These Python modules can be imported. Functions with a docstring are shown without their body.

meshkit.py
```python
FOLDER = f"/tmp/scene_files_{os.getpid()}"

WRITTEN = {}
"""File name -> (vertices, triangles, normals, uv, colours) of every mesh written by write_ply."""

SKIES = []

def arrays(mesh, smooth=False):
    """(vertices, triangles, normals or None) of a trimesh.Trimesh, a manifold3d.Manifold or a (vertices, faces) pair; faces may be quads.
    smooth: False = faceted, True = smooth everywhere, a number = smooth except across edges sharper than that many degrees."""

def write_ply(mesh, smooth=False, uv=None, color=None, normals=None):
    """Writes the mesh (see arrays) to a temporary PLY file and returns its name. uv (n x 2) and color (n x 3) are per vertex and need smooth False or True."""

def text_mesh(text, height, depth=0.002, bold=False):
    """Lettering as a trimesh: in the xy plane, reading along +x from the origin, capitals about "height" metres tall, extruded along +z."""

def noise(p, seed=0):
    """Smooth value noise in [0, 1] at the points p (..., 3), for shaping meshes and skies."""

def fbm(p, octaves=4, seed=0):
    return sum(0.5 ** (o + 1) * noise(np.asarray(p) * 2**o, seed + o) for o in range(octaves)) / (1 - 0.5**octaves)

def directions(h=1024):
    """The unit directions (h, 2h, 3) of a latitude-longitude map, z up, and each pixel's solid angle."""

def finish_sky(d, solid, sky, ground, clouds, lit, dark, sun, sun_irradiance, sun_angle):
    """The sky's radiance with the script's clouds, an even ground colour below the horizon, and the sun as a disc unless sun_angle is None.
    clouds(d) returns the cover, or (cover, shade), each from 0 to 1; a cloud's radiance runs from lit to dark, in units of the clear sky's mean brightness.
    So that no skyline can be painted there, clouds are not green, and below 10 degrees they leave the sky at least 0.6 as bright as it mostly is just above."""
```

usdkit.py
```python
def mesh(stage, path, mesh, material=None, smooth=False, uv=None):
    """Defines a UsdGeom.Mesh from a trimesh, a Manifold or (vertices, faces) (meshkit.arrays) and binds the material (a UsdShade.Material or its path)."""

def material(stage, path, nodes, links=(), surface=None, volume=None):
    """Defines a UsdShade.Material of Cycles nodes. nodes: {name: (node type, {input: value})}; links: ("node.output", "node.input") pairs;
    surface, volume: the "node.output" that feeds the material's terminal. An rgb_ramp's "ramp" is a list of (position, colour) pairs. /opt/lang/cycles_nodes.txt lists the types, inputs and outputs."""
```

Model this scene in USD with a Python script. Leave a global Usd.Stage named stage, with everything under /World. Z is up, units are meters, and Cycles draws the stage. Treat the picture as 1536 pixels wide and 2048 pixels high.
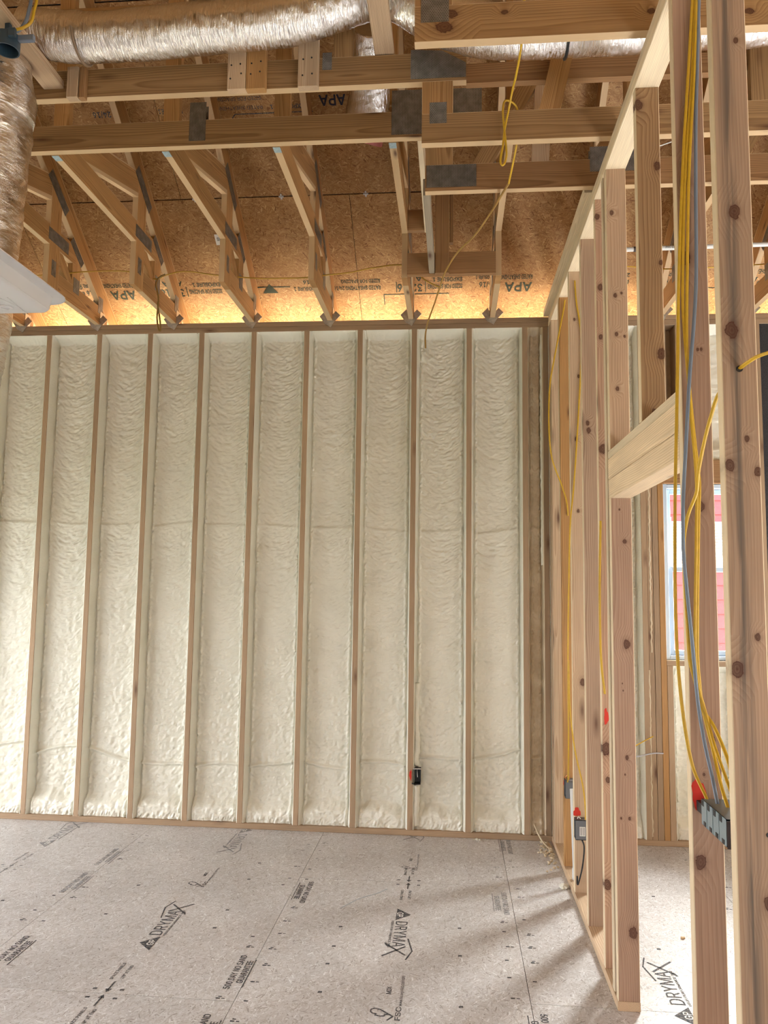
import math, random
import numpy as np, trimesh
from shapely.geometry import LineString, Polygon
import usdkit, meshkit
from pxr import Usd, UsdGeom, UsdLux, UsdShade, Gf, Sdf

stage = Usd.Stage.CreateInMemory()
UsdGeom.SetStageUpAxis(stage, 'Z')
UsdGeom.SetStageMetersPerUnit(stage, 1.0)
UsdGeom.Xform.Define(stage, '/World')
UsdGeom.Scope.Define(stage, '/World/Looks')
rng = random.Random(11)

# ---------------------------------------------------------------- camera, sky, sun, exposure
CAM = np.array([3.16164745, -5.60830572, 1.72370353])
PITCH, YAW, ROLL, FPX = 0.0979502666, -0.0903323007, 0.0131682504, 1547.61848
EXPOSURE = 0.45
cy_, sy_, cp_, sp_ = math.cos(YAW), math.sin(YAW), math.cos(PITCH), math.sin(PITCH)
fw = np.array([sy_ * cp_, cy_ * cp_, sp_]); rt = np.array([cy_, -sy_, 0]); up = np.cross(rt, fw)
cr, sr = math.cos(ROLL), math.sin(ROLL)
RT, UP = rt * cr + up * sr, -rt * sr + up * cr
cam = UsdGeom.Camera.Define(stage, '/World/camera')
cam.AddTransformOp().Set(Gf.Matrix4d(*RT, 0, *UP, 0, *(-fw), 0, *CAM, 1))
cam.CreateHorizontalApertureAttr(36.0)
cam.CreateVerticalApertureAttr(48.0)
cam.CreateFocalLengthAttr(36.0 * FPX / 1536)
cam.CreateClippingRangeAttr(Gf.Vec2f(0.05, 1000))
cam.CreateExposureAttr(EXPOSURE)

sky = UsdLux.DomeLight.Define(stage, '/World/sky')          # bright overcast sky
sky.CreateColorAttr(Gf.Vec3f(0.96, 0.97, 1.0)); sky.CreateIntensityAttr(2.6)
sun = UsdLux.DistantLight.Define(stage, '/World/sun')       # sun behind thin cloud, from beyond the back wall, to the right
sun.CreateIntensityAttr(19.0); sun.CreateAngleAttr(55.0); sun.CreateColorAttr(Gf.Vec3f(1.0, 0.97, 0.92))
_sd = np.array([-0.68, -0.73, -0.84]); _sd /= np.linalg.norm(_sd)
_sx = np.cross([0, 0, 1], -_sd); _sx /= np.linalg.norm(_sx); _sy = np.cross(-_sd, _sx)
sun.AddTransformOp().Set(Gf.Matrix4d(*_sx, 0, *_sy, 0, *(-_sd), 0, 8, 8, 12, 1))

# ---------------------------------------------------------------- helpers
_used = {}
def numbered(path):
    k = _used.get(path, 0); _used[path] = k + 1
    return path if k == 0 else '%s_%03d' % (path, k)

def P(parent): return '/World' if parent is None else (parent if isinstance(parent, str) else str(parent.GetPath()))

def tag(o, label=None, cat=None, group=None, kind=None):
    p = o.GetPrim() if hasattr(o, 'GetPrim') else o
    for k, v in (('label', label), ('category', cat), ('group', group), ('kind', kind)):
        if v: p.SetCustomDataByKey(k, v)
    return p

def thing(name, label, cat=None, loc=(0, 0, 0), group=None, kind=None):
    x = UsdGeom.Xform.Define(stage, numbered('/World/' + name))
    if any(loc): x.AddTranslateOp().Set(Gf.Vec3d(*map(float, loc)))
    return tag(x, label, cat, group, kind)

def obj(name, mesh, mat, parent=None, smooth=False, mtx=None, label=None):
    m = usdkit.mesh(stage, numbered(P(parent) + '/' + name), mesh, mat, smooth=smooth)
    if mtx is not None:
        pp_ = stage.GetPrimAtPath(P(parent))
        if pp_.IsA(UsdGeom.Mesh): mtx = mtx * UsdGeom.Xformable(pp_).GetLocalTransformation().GetInverse()      # a sub-part sits in its part's frame
        m.AddTransformOp().Set(mtx)
    if label: tag(m, label)
    return m.GetPrim()

def frame(o, ex, ey, ez):
    return Gf.Matrix4d(*map(float, ex), 0, *map(float, ey), 0, *map(float, ez), 0, *map(float, o), 1)

def boxm(sx, sy, sz, c=0.0):
    """box centred on the origin, the edges along x chamfered by c"""
    if c <= 0: return trimesh.creation.box((sx, sy, sz))
    a, b = sy / 2, sz / 2
    pts = [(-a + c, -b), (a - c, -b), (a, -b + c), (a, b - c), (a - c, b), (-a + c, b), (-a, b - c), (-a, -b + c)]
    m = trimesh.creation.extrude_polygon(Polygon(pts), sx)            # along z
    v = m.vertices.copy(); m.vertices = np.stack([v[:, 2] - sx / 2, v[:, 0], v[:, 1]], 1)
    return m

def board(parent, name, lo, hi, mat, axis, c=0.0025, label=None):
    """an axis-aligned piece of lumber from corner lo to corner hi whose grain (local x) runs along axis"""
    lo, hi = np.minimum(lo, hi).astype(float), np.maximum(lo, hi).astype(float)
    d = hi - lo; o = (lo + hi) / 2
    E = np.eye(3)
    order = {'x': (0, 1, 2), 'y': (1, 2, 0), 'z': (2, 0, 1)}[axis]
    m = boxm(d[order[0]], d[order[1]], d[order[2]], c)
    return obj(name, m, mat, parent, mtx=frame(o, E[order[0]], E[order[1]], E[order[2]]), label=label)

def prism(parent, name, poly, N, off, thick, along, mat, O=(0, 0, 0), S=(0, 1, 0), T=(0, 0, 1), label=None):
    """a flat piece cut to the outline poly [(s, t)] in the plane O + s S + t T, its thickness along N about off; local x runs along the 2-D direction 'along'"""
    O, S, T, N = (np.asarray(q, float) for q in (O, S, T, N))
    a = np.asarray(along, float); a /= np.linalg.norm(a); b = np.array([-a[1], a[0]])
    q = np.asarray(poly, float); c = q.mean(0)
    loc = np.stack([(q - c) @ a, (q - c) @ b], 1)
    pg = Polygon(loc)
    if not pg.exterior.is_ccw: pg = Polygon(loc[::-1])
    m = trimesh.creation.extrude_polygon(pg, thick, engine='earcut')
    v = m.vertices.copy(); v[:, 2] -= thick / 2
    ex = S * a[0] + T * a[1]; ez0 = S * b[0] + T * b[1]; n = np.cross(ex, ez0)
    m.vertices = v
    o = O + S * c[0] + T * c[1] + N * off
    return obj(name, m, mat, parent, mtx=frame(o, ex, ez0, n), label=label)

def spline(pts, n=8):
    p = np.asarray(pts, float)
    if len(p) < 3: return p
    q = np.vstack([2 * p[0] - p[1], p, 2 * p[-1] - p[-2]]); out = []
    for i in range(1, len(q) - 2):
        t = np.linspace(0, 1, n, endpoint=False)[:, None]
        a, b, c, d = q[i - 1], q[i], q[i + 1], q[i + 2]
        out.append(0.5 * ((2 * b) + (-a + c) * t + (2 * a - 5 * b + 4 * c - d) * t ** 2 + (-a + 3 * b - 3 * c + d) * t ** 3))
    return np.vstack(out + [p[-1:]])

def tube(pts, r, sides=8, n=6, flat=1.0, rad=None, wide=None):
    p = spline(pts, n)
    t = np.gradient(p, axis=0); t /= np.linalg.norm(t, axis=1, keepdims=True) + 1e-12
    ref = np.array(wide if wide is not None else ([1, 0, 0.001] if abs(t[len(t) // 2][0]) < 0.8 else [0, 1, 0.001]), float)
    a = ref - t * (t @ ref)[:, None]; a /= np.linalg.norm(a, axis=1, keepdims=True) + 1e-12
    b = np.cross(t, a); ang = np.arange(sides) * 2 * np.pi / sides
    R = np.full((len(p), sides), float(r)) if rad is None else rad(np.linspace(0, 1, len(p))[:, None], ang[None, :], p)
    v = p[:, None] + R[..., None] * (np.cos(ang)[None, :, None] * a[:, None] + flat * np.sin(ang)[None, :, None] * b[:, None])
    i, j = np.meshgrid(np.arange(len(p) - 1), np.arange(sides), indexing='ij')
    f = np.stack([i * sides + j, i * sides + (j + 1) % sides, (i + 1) * sides + (j + 1) % sides, (i + 1) * sides + j], -1).reshape(-1, 4)
    v = v.reshape(-1, 3); f = np.vstack([f[:, [0, 1, 2]], f[:, [0, 2, 3]]])
    k = len(v); v = np.vstack([v, p[0], p[-1]]); j = np.arange(sides); e = (len(p) - 1) * sides
    f = np.vstack([f, np.stack([np.full(sides, k), (j + 1) % sides, j], 1), np.stack([np.full(sides, k + 1), e + j, e + (j + 1) % sides], 1)])
    return trimesh.Trimesh(v, f, process=False)

# ---------------------------------------------------------------- materials
LK = '/World/Looks/'
def mat(name, nodes, links, surface='p.BSDF'):
    return usdkit.material(stage, LK + name, nodes, links, surface=surface)

def plain(name, col, rough=0.6, metallic=0.0, bump=0.0, bscale=60.0, var=0.0, spec=0.5):
    n = {'p': ('principled_bsdf', dict(base_color=col, roughness=rough, metallic=metallic, specular_ior_level=spec))}; l = []
    if bump or var:
        n['tc'] = ('texture_coordinate', {}); n['n'] = ('noise_texture', dict(scale=bscale, detail=4.0, roughness=0.6)); l += [('tc.object', 'n.vector')]
    if bump:
        n['b'] = ('bump', dict(strength=1.0, distance=bump)); l += [('n.fac', 'b.height'), ('b.normal', 'p.normal')]
    if var:
        n['r'] = ('rgb_ramp', dict(ramp=[(0.25, tuple(c * (1 - var) for c in col)), (0.75, tuple(min(1, c * (1 + var)) for c in col))]))
        l += [('n.fac', 'r.fac'), ('r.color', 'p.base_color')]
    return mat(name, n, l)

def wood(name, light, dark, knots=(), ring=62.0, contrast=1.0, off=0.045, rnd=True, vknots=0.11, stain=None, lit_edge=False):
    """sawn softwood; the board's length is local x. knots: [(x, across, size)] on the local x/z faces, in metres from the board's middle"""
    mid = tuple(0.72 * a + 0.28 * b for a, b in zip(light, dark)); dk = tuple(a * (1 - 0.62 * contrast) + b * 0.62 * contrast for a, b in zip(light, dark))
    n = {'tc': ('texture_coordinate', {}), 'oi': ('object_info', {}),
         'ro': ('vector_math', dict(math_type='scale', vector1=(23.0, 0.017, 0.031), scale=1.0)),
         'v0': ('vector_math', dict(math_type='add')),
         # slow wander of the pith along the length
         'mw': ('mapping', dict(scale=(1.1, 6.0, 6.0))), 'wn': ('noise_texture', dict(scale=1.0, detail=2.0)),
         'ws': ('vector_math', dict(math_type='subtract', vector2=(0.5, 0.5, 0.5))), 'wm': ('vector_math', dict(math_type='multiply', vector2=(0.0, 0.035, 0.035))),
         'v1': ('vector_math', dict(math_type='add')), 'v1b': ('vector_math', dict(math_type='add')),
         'mr': ('mapping', dict(location=(0, off * 0.3, off), rotation=(0, 0.012, 0.016), scale=(0.05, 1, 1))),
         'w': ('wave_texture', dict(wave_type='rings', rings_direction='x', profile='saw', scale=ring, distortion=1.6, detail=2.0, detail_scale=0.25)),
         'rr': ('rgb_ramp', dict(ramp=[(0.0, light), (0.55, mid), (0.88, dk), (1.0, light)])),
         'mf': ('mapping', dict(scale=(5.0, 420.0, 420.0))), 'fn': ('noise_texture', dict(scale=1.0, detail=2.0)),
         'fr': ('map_range', dict(from_min=0.25, from_max=0.75, to_min=0.86, to_max=1.12)),
         'mb': ('mapping', dict(scale=(1.4, 9.0, 9.0))), 'bn': ('noise_texture', dict(scale=1.0, detail=3.0)), 'br': ('map_range', dict(from_min=0.3, from_max=0.7, to_min=0.86, to_max=1.12)),
         'm1': ('vector_math', dict(math_type='scale')), 'm2': ('vector_math', dict(math_type='scale')), 'm3': ('vector_math', dict(math_type='scale')),
         'tn': ('map_range', dict(from_min=0.0, from_max=1.0, to_min=0.86, to_max=1.12)),
         'p': ('principled_bsdf', dict(roughness=0.62, specular_ior_level=0.35)), 'b': ('bump', dict(strength=0.35, distance=0.0006))}
    l = [('oi.random', 'ro.scale') if rnd else ('oi.random', 'tn.value'), ('tc.object', 'v0.vector1'), ('ro.vector', 'v0.vector2'), ('v0.vector', 'mw.vector'), ('mw.vector', 'wn.vector'), ('wn.color', 'ws.vector1'), ('ws.vector', 'wm.vector1'),
         ('v0.vector', 'v1.vector1'), ('wm.vector', 'v1.vector2'), ('v1.vector', 'v1b.vector1'), ('v1b.vector', 'mr.vector'), ('mr.vector', 'w.vector'), ('w.fac', 'rr.fac'),
         ('v0.vector', 'mf.vector'), ('mf.vector', 'fn.vector'), ('fn.fac', 'fr.value'), ('v0.vector', 'mb.vector'), ('mb.vector', 'bn.vector'), ('bn.fac', 'br.value'),
         ('rr.color', 'm1.vector1'), ('fr.result', 'm1.scale'), ('m1.vector', 'm2.vector1'), ('br.result', 'm2.scale'), ('m2.vector', 'm3.vector1'), ('tn.result', 'm3.scale'),
         ('w.fac', 'b.height'), ('b.normal', 'p.normal')]
    if rnd: l.append(('oi.random', 'tn.value'))
    last = 'm3.vector'
    # scattered knots
    n['mk'] = ('mapping', dict(scale=(2.3, 8.5, 8.5))); n['vk'] = ('voronoi_texture', dict(dimensions='3D', feature='f1', scale=1.0, randomness=1.0))
    l += [('v0.vector', 'mk.vector'), ('mk.vector', 'vk.vector')]
    n['rk'] = ('rgb_ramp', dict(ramp=[(0.0, (1, 1, 1)), (vknots * 0.6, (0.75, 0.75, 0.75)), (vknots, (0.4, 0.4, 0.4)), (vknots * 1.9, (0, 0, 0)), (1, (0, 0, 0))]))
    l += [('vk.distance', 'rk.fac')]; kf = 'rk.color'
    kdist = None
    for i, (kx, kz, ks) in enumerate(knots):
        n['ks%d' % i] = ('vector_math', dict(math_type='subtract', vector2=(kx, kz, 0)))
        n['kn%d' % i] = ('vector_math', dict(math_type='multiply', vector2=(1.0 / ks, 1.4 / ks, 0.0)))
        n['kl%d' % i] = ('vector_math', dict(math_type='length'))
        l += [('tc.object', 'ks%d.vector1' % i), ('ks%d.vector' % i, 'kn%d.vector1' % i), ('kn%d.vector' % i, 'kl%d.vector1' % i)]
        if kdist is None: kdist = 'kl%d.value' % i
        else:
            n['kx%d' % i] = ('math', dict(math_type='minimum')); l += [(kdist, 'kx%d.value1' % i), ('kl%d.value' % i, 'kx%d.value2' % i)]; kdist = 'kx%d.value' % i
    if kdist:
        n['kd'] = ('noise_texture', dict(scale=70.0, detail=3.0)); n['ka'] = ('math', dict(math_type='multiply_add', value2=0.9, value3=-0.45)); n['kb'] = ('math', dict(math_type='add'))
        n['kr'] = ('rgb_ramp', dict(ramp=[(0.0, (0.95, 0.95, 0.95)), (0.14, (0.75, 0.75, 0.75)), (0.22, (0.92, 0.92, 0.92)), (0.33, (0.8, 0.8, 0.8)), (0.40, (1, 1, 1)), (0.45, (0.42, 0.42, 0.42)), (0.62, (0.16, 0.16, 0.16)), (1, (0, 0, 0))]))
        n['kh'] = ('math', dict(math_type='multiply', value2=0.42)); n['km'] = ('mix_color', dict(blend_type='lighten', fac=1.0))
        l += [('tc.object', 'kd.vector'), ('kd.fac', 'ka.value1'), (kdist, 'kb.value1'), ('ka.value', 'kb.value2'), ('kb.value', 'kh.value1'), ('kh.value', 'kr.fac'), ('kr.color', 'km.a'), ('rk.color', 'km.b')]
        kf = 'km.result'
        # grain flows round the knots
        n['kg'] = ('map_range', dict(from_min=0.6, from_max=4.5, to_min=0.030, to_max=0.0, clamp=True)); n['kc'] = ('combine_xyz', {})
        l += [(kdist, 'kg.value'), ('kg.result', 'kc.z'), ('kc.vector', 'v1b.vector2')]
    if stain:       # (z0, z1, strength): a grey blue-stain streak along the board
        n['sx'] = ('separate_xyz', {}); n['sm'] = ('mapping', dict(scale=(2.2, 60.0, 1.0))); n['sn'] = ('noise_texture', dict(scale=1.0, detail=3.0))
        n['s1'] = ('math', dict(math_type='subtract', value2=stain[0])); n['s2'] = ('math', dict(math_type='absolute')); n['s3'] = ('map_range', dict(from_min=stain[1], from_max=0.0, to_min=0, to_max=1, clamp=True))
        n['s4'] = ('map_range', dict(from_min=0.38, from_max=0.54, to_min=0, to_max=stain[2], clamp=True)); n['s5'] = ('math', dict(math_type='multiply')); n['sc'] = ('mix_color', dict(blend_type='mix', b=(0.105, 0.088, 0.075)))
        l += [('tc.object', 'sx.vector'), ('sx.y', 's1.value1'), ('s1.value', 's2.value1'), ('s2.value', 's3.value'), ('tc.object', 'sm.vector'), ('sm.vector', 'sn.vector'), ('sn.fac', 's4.value'), ('s3.result', 's5.value1'), ('s4.result', 's5.value2'), ('s5.value', 'sc.fac'), (last, 'sc.a')]
        last = 'sc.result'
    if lit_edge:         # narrow edges painted pale: sapwood tone plus the light on sides and undersides
        n['ex'] = ('separate_xyz', {}); n['ea'] = ('math', dict(math_type='absolute')); n['er'] = ('map_range', dict(from_min=(0.0412 if lit_edge is True else lit_edge), from_max=(0.0432 if lit_edge is True else lit_edge + 0.0015), to_min=0.0, to_max=0.8, clamp=True)); n['ec'] = ('mix_color', dict(blend_type='mix', b=(0.74, 0.62, 0.42) if lit_edge is True else (0.60, 0.44, 0.26)))
        l += [('tc.object', 'ex.vector'), ('ex.y', 'ea.value1'), ('ea.value', 'er.value'), ('er.result', 'ec.fac'), (last, 'ec.a')]; last = 'ec.result'
    n['kk'] = ('mix_color', dict(blend_type='mix', b=(0.075, 0.024, 0.012)))
    l += [(kf, 'kk.fac'), (last, 'kk.a'), ('kk.result', 'p.base_color')]
    return mat(name, n, l)

def osb(name, ramp, speck=0.0, sc=1.0, rough=0.6, spec=0.3, tintvar=0.08):
    """flakes of wood pressed at random angles; the panel lies in local xy"""
    n = {'tc': ('texture_coordinate', {}), 'oi': ('object_info', {}), 'ro': ('vector_math', dict(math_type='scale', vector1=(31.0, 17.0, 0.0))), 'v0': ('vector_math', dict(math_type='add')),
         'wn': ('noise_texture', dict(scale=9.0 * sc, detail=2.0)), 'wo': ('vector_math', dict(math_type='subtract', vector2=(0.5, 0.5, 0.5))), 'wm': ('vector_math', dict(math_type='scale', scale=0.03 / sc)), 'v1': ('vector_math', dict(math_type='add')),
         'p': ('principled_bsdf', dict(roughness=rough, specular_ior_level=spec)), 'b': ('bump', dict(strength=0.5, distance=0.0012))}
    l = [('oi.random', 'ro.scale'), ('tc.object', 'v0.vector1'), ('ro.vector', 'v0.vector2'), ('v0.vector', 'wn.vector'), ('wn.color', 'wo.vector1'), ('wo.vector', 'wm.vector1'), ('v0.vector', 'v1.vector1'), ('wm.vector', 'v1.vector2')]
    best = None
    for i, ang in enumerate((0.25, -0.5, 1.05, -1.25, 0.7, 0.0)):
        n['rt%d' % i] = ('vector_rotate', dict(rotate_type='z_axis', angle=ang)); n['mp%d' % i] = ('mapping', dict(scale=(17.0 * sc, 85.0 * sc, 0.0), location=(i * 3.7, i * 1.9, 0)))
        n['vo%d' % i] = ('voronoi_texture', dict(dimensions='2D', feature='f1', scale=1.0, randomness=1.0)); n['se%d' % i] = ('separate_color', {})
        l += [('v1.vector', 'rt%d.vector' % i), ('rt%d.vector' % i, 'mp%d.vector' % i), ('mp%d.vector' % i, 'vo%d.vector' % i), ('vo%d.color' % i, 'se%d.color' % i)]
        if best is None: best = ('se0.r', 'se0.g')
        else:
            n['gt%d' % i] = ('math', dict(math_type='greater_than')); n['mr%d' % i] = ('math', dict(math_type='maximum')); n['mg%d' % i] = ('mix_float', {})
            l += [('se%d.r' % i, 'gt%d.value1' % i), (best[0], 'gt%d.value2' % i), ('se%d.r' % i, 'mr%d.value1' % i), (best[0], 'mr%d.value2' % i), ('gt%d.value' % i, 'mg%d.fac' % i), (best[1], 'mg%d.a' % i), ('se%d.g' % i, 'mg%d.b' % i)]
            best = ('mr%d.value' % i, 'mg%d.result' % i)
    n['r'] = ('rgb_ramp', dict(ramp=ramp)); n['gn'] = ('noise_texture', dict(scale=160.0 * sc, detail=3.0, roughness=0.65)); n['gr'] = ('map_range', dict(from_min=0.25, from_max=0.75, to_min=0.84, to_max=1.14))
    n['ln'] = ('noise_texture', dict(scale=2.1, detail=2.0)); n['lr'] = ('map_range', dict(from_min=0.3, from_max=0.7, to_min=1 - tintvar, to_max=1 + tintvar)); n['m1'] = ('vector_math', dict(math_type='scale')); n['m2'] = ('vector_math', dict(math_type='scale'))
    l += [(best[1], 'r.fac'), ('v0.vector', 'gn.vector'), ('gn.fac', 'gr.value'), ('v0.vector', 'ln.vector'), ('ln.fac', 'lr.value'), ('r.color', 'm1.vector1'), ('gr.result', 'm1.scale'), ('m1.vector', 'm2.vector1'), ('lr.result', 'm2.scale'), (best[0], 'b.height'), ('b.normal', 'p.normal')]
    last = 'm2.vector'
    if speck:
        n['sk'] = ('voronoi_texture', dict(dimensions='2D', feature='f1', scale=26.0, randomness=1.0)); n['sr'] = ('rgb_ramp', dict(ramp=[(0, (1, 1, 1)), (speck, (1, 1, 1)), (speck * 1.5, (0, 0, 0)), (1, (0, 0, 0))]))
        n['sm'] = ('mapping', dict(scale=(1.0, 0.45, 1.0))); n['sx'] = ('mix_color', dict(blend_type='mix', b=(0.10, 0.085, 0.075)))
        l += [('v1.vector', 'sm.vector'), ('sm.vector', 'sk.vector'), ('sk.distance', 'sr.fac'), ('sr.color', 'sx.fac'), (last, 'sx.a')]; last = 'sx.result'
    l.append((last, 'p.base_color'))
    return mat(name, n, l)

W = {}
W['stud_red'] = wood('wood_stud_red', (0.40, 0.285, 0.18), (0.22, 0.125, 0.065), vknots=0.10)
W['pine'] = wood('wood_pine', (0.56, 0.42, 0.28), (0.33, 0.195, 0.105), vknots=0.12)
W['pine_pink'] = wood('wood_pine_pink', (0.57, 0.395, 0.265), (0.33, 0.175, 0.095), vknots=0.12)
W['pale'] = wood('wood_pale', (0.70, 0.59, 0.42), (0.47, 0.35, 0.20), contrast=0.7, vknots=0.07)
W['truss'] = wood('wood_truss', (0.45, 0.255, 0.10), (0.20, 0.085, 0.024), vknots=0.08, lit_edge=0.0675)
W['chord'] = wood('wood_chord', (0.37, 0.225, 0.10), (0.15, 0.07, 0.026), ring=48, vknots=0.10, lit_edge=0.0675)
W['chord_dark'] = wood('wood_chord_dark', (0.34, 0.19, 0.085), (0.13, 0.056, 0.02), ring=52, vknots=0.10, lit_edge=0.0675)
W['dark'] = wood('wood_dark', (0.34, 0.19, 0.085), (0.15, 0.065, 0.024), ring=45, vknots=0.1)
W['header'] = wood('wood_header', (0.70, 0.56, 0.38), (0.44, 0.29, 0.15), ring=40, vknots=0.09)
W['grey'] = wood('wood_grey', (0.36, 0.30, 0.22), (0.18, 0.14, 0.10), vknots=0.1)
OSB_ROOF = osb('osb_roof', [(0.0, (0.20, 0.09, 0.035)), (0.08, (0.30, 0.155, 0.06)), (0.55, (0.36, 0.20, 0.08)), (0.94, (0.43, 0.26, 0.108)), (1, (0.54, 0.36, 0.17))], sc=1.7)
OSB_FLOOR = osb('osb_floor', [(0.0, (0.34, 0.31, 0.30)), (0.07, (0.48, 0.455, 0.445)), (0.4, (0.55, 0.53, 0.53)), (0.8, (0.605, 0.595, 0.60)), (0.95, (0.67, 0.665, 0.675)), (1, (0.78, 0.785, 0.80))], speck=0.03, sc=2.1, rough=0.42, spec=0.5)
FOAM = mat('spray_foam', {'tc': ('texture_coordinate', {}), 'n': ('noise_texture', dict(scale=5.0, detail=3.0)), 'r': ('rgb_ramp', dict(ramp=[(0.3, (0.70, 0.685, 0.585)), (0.7, (0.765, 0.75, 0.65))])),
                          'f': ('noise_texture', dict(scale=140.0, detail=3.0)), 'mm': ('mapping', dict(scale=(34.0, 34.0, 88.0))), 'f2': ('noise_texture', dict(scale=1.0, detail=3.0, roughness=0.55, distortion=0.6)), 'fa': ('math', dict(math_type='multiply_add', value2=0.22)),
                          'b': ('bump', dict(strength=1.0, distance=0.0022)),
                          'p': ('principled_bsdf', dict(roughness=0.36, specular_ior_level=0.5))},
           [('tc.object', 'n.vector'), ('n.fac', 'r.fac'), ('r.color', 'p.base_color'), ('tc.object', 'f.vector'), ('tc.object', 'mm.vector'), ('mm.vector', 'f2.vector'), ('f.fac', 'fa.value1'), ('f2.fac', 'fa.value3'), ('fa.value', 'b.height'), ('b.normal', 'p.normal')])
FOAM_OLD = mat('spray_foam_tan', {'tc': ('texture_coordinate', {}), 'n': ('noise_texture', dict(scale=7.0, detail=4.0)), 'r': ('rgb_ramp', dict(ramp=[(0.25, (0.47, 0.37, 0.24)), (0.7, (0.64, 0.55, 0.40))])),
                          'p': ('principled_bsdf', dict(roughness=0.5))}, [('tc.object', 'n.vector'), ('n.fac', 'r.fac'), ('r.color', 'p.base_color')])
FOIL = mat('foil_jacket', {'tc': ('texture_coordinate', {}), 'm': ('mapping', dict(scale=(105.0, 20.0, 20.0), rotation=(0.0, 0.25, 0.3))), 'n': ('noise_texture', dict(scale=1.0, detail=5.0, roughness=0.62, distortion=0.8)),
                           'v': ('voronoi_texture', dict(feature='f1', scale=26.0)), 'a': ('math', dict(math_type='multiply_add', value2=0.35)), 'b': ('bump', dict(strength=1.0, distance=0.0055)),
                           'p': ('principled_bsdf', dict(base_color=(0.86, 0.84, 0.83), metallic=1.0, roughness=0.13))},
           [('tc.object', 'm.vector'), ('m.vector', 'n.vector'), ('tc.object', 'v.vector'), ('v.distance', 'a.value1'), ('n.fac', 'a.value3'), ('a.value', 'b.height'), ('b.normal', 'p.normal')])
FOIL_V = mat('foil_jacket_upright', {'tc': ('texture_coordinate', {}), 'm': ('mapping', dict(scale=(20.0, 20.0, 95.0), rotation=(0.5, 0.35, 0.0))), 'n': ('noise_texture', dict(scale=1.0, detail=5.0, roughness=0.62, distortion=0.8)),
                           'b': ('bump', dict(strength=1.0, distance=0.0035)), 'p': ('principled_bsdf', dict(base_color=(0.80, 0.77, 0.74), metallic=1.0, roughness=0.2))},
           [('tc.object', 'm.vector'), ('m.vector', 'n.vector'), ('n.fac', 'b.height'), ('b.normal', 'p.normal')])
# galvanised connector plate with rows of punched slots (local xy is the plate's face)
GALV = mat('galvanised_plate', {'tc': ('texture_coordinate', {}), 'br': ('brick_texture', dict(scale=1.0, brick_width=0.0085, row_height=0.0064, mortar_size=0.0022, mortar_smooth=0.2, color1=(0, 0, 0), color2=(0.1, 0.1, 0.1), mortar=(1, 1, 1), offset=0.5)),
                                'n': ('noise_texture', dict(scale=24.0, detail=3.0)), 'r': ('rgb_ramp', dict(ramp=[(0.3, (0.17, 0.165, 0.155)), (0.7, (0.31, 0.305, 0.29))])), 'mx': ('mix_color', dict(blend_type='mix', a=(0.085, 0.08, 0.075))),
                                'b': ('bump', dict(strength=0.7, distance=0.001)), 'p': ('principled_bsdf', dict(metallic=0.75, roughness=0.45))},
           [('tc.object', 'br.vector'), ('tc.object', 'n.vector'), ('n.fac', 'r.fac'), ('r.color', 'mx.b'), ('br.color', 'mx.fac'), ('mx.result', 'p.base_color'), ('br.fac', 'b.height'), ('b.normal', 'p.normal')])
ZINC = plain('zinc', (0.55, 0.55, 0.54), 0.38, 0.85, var=0.25, bscale=50)
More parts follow.
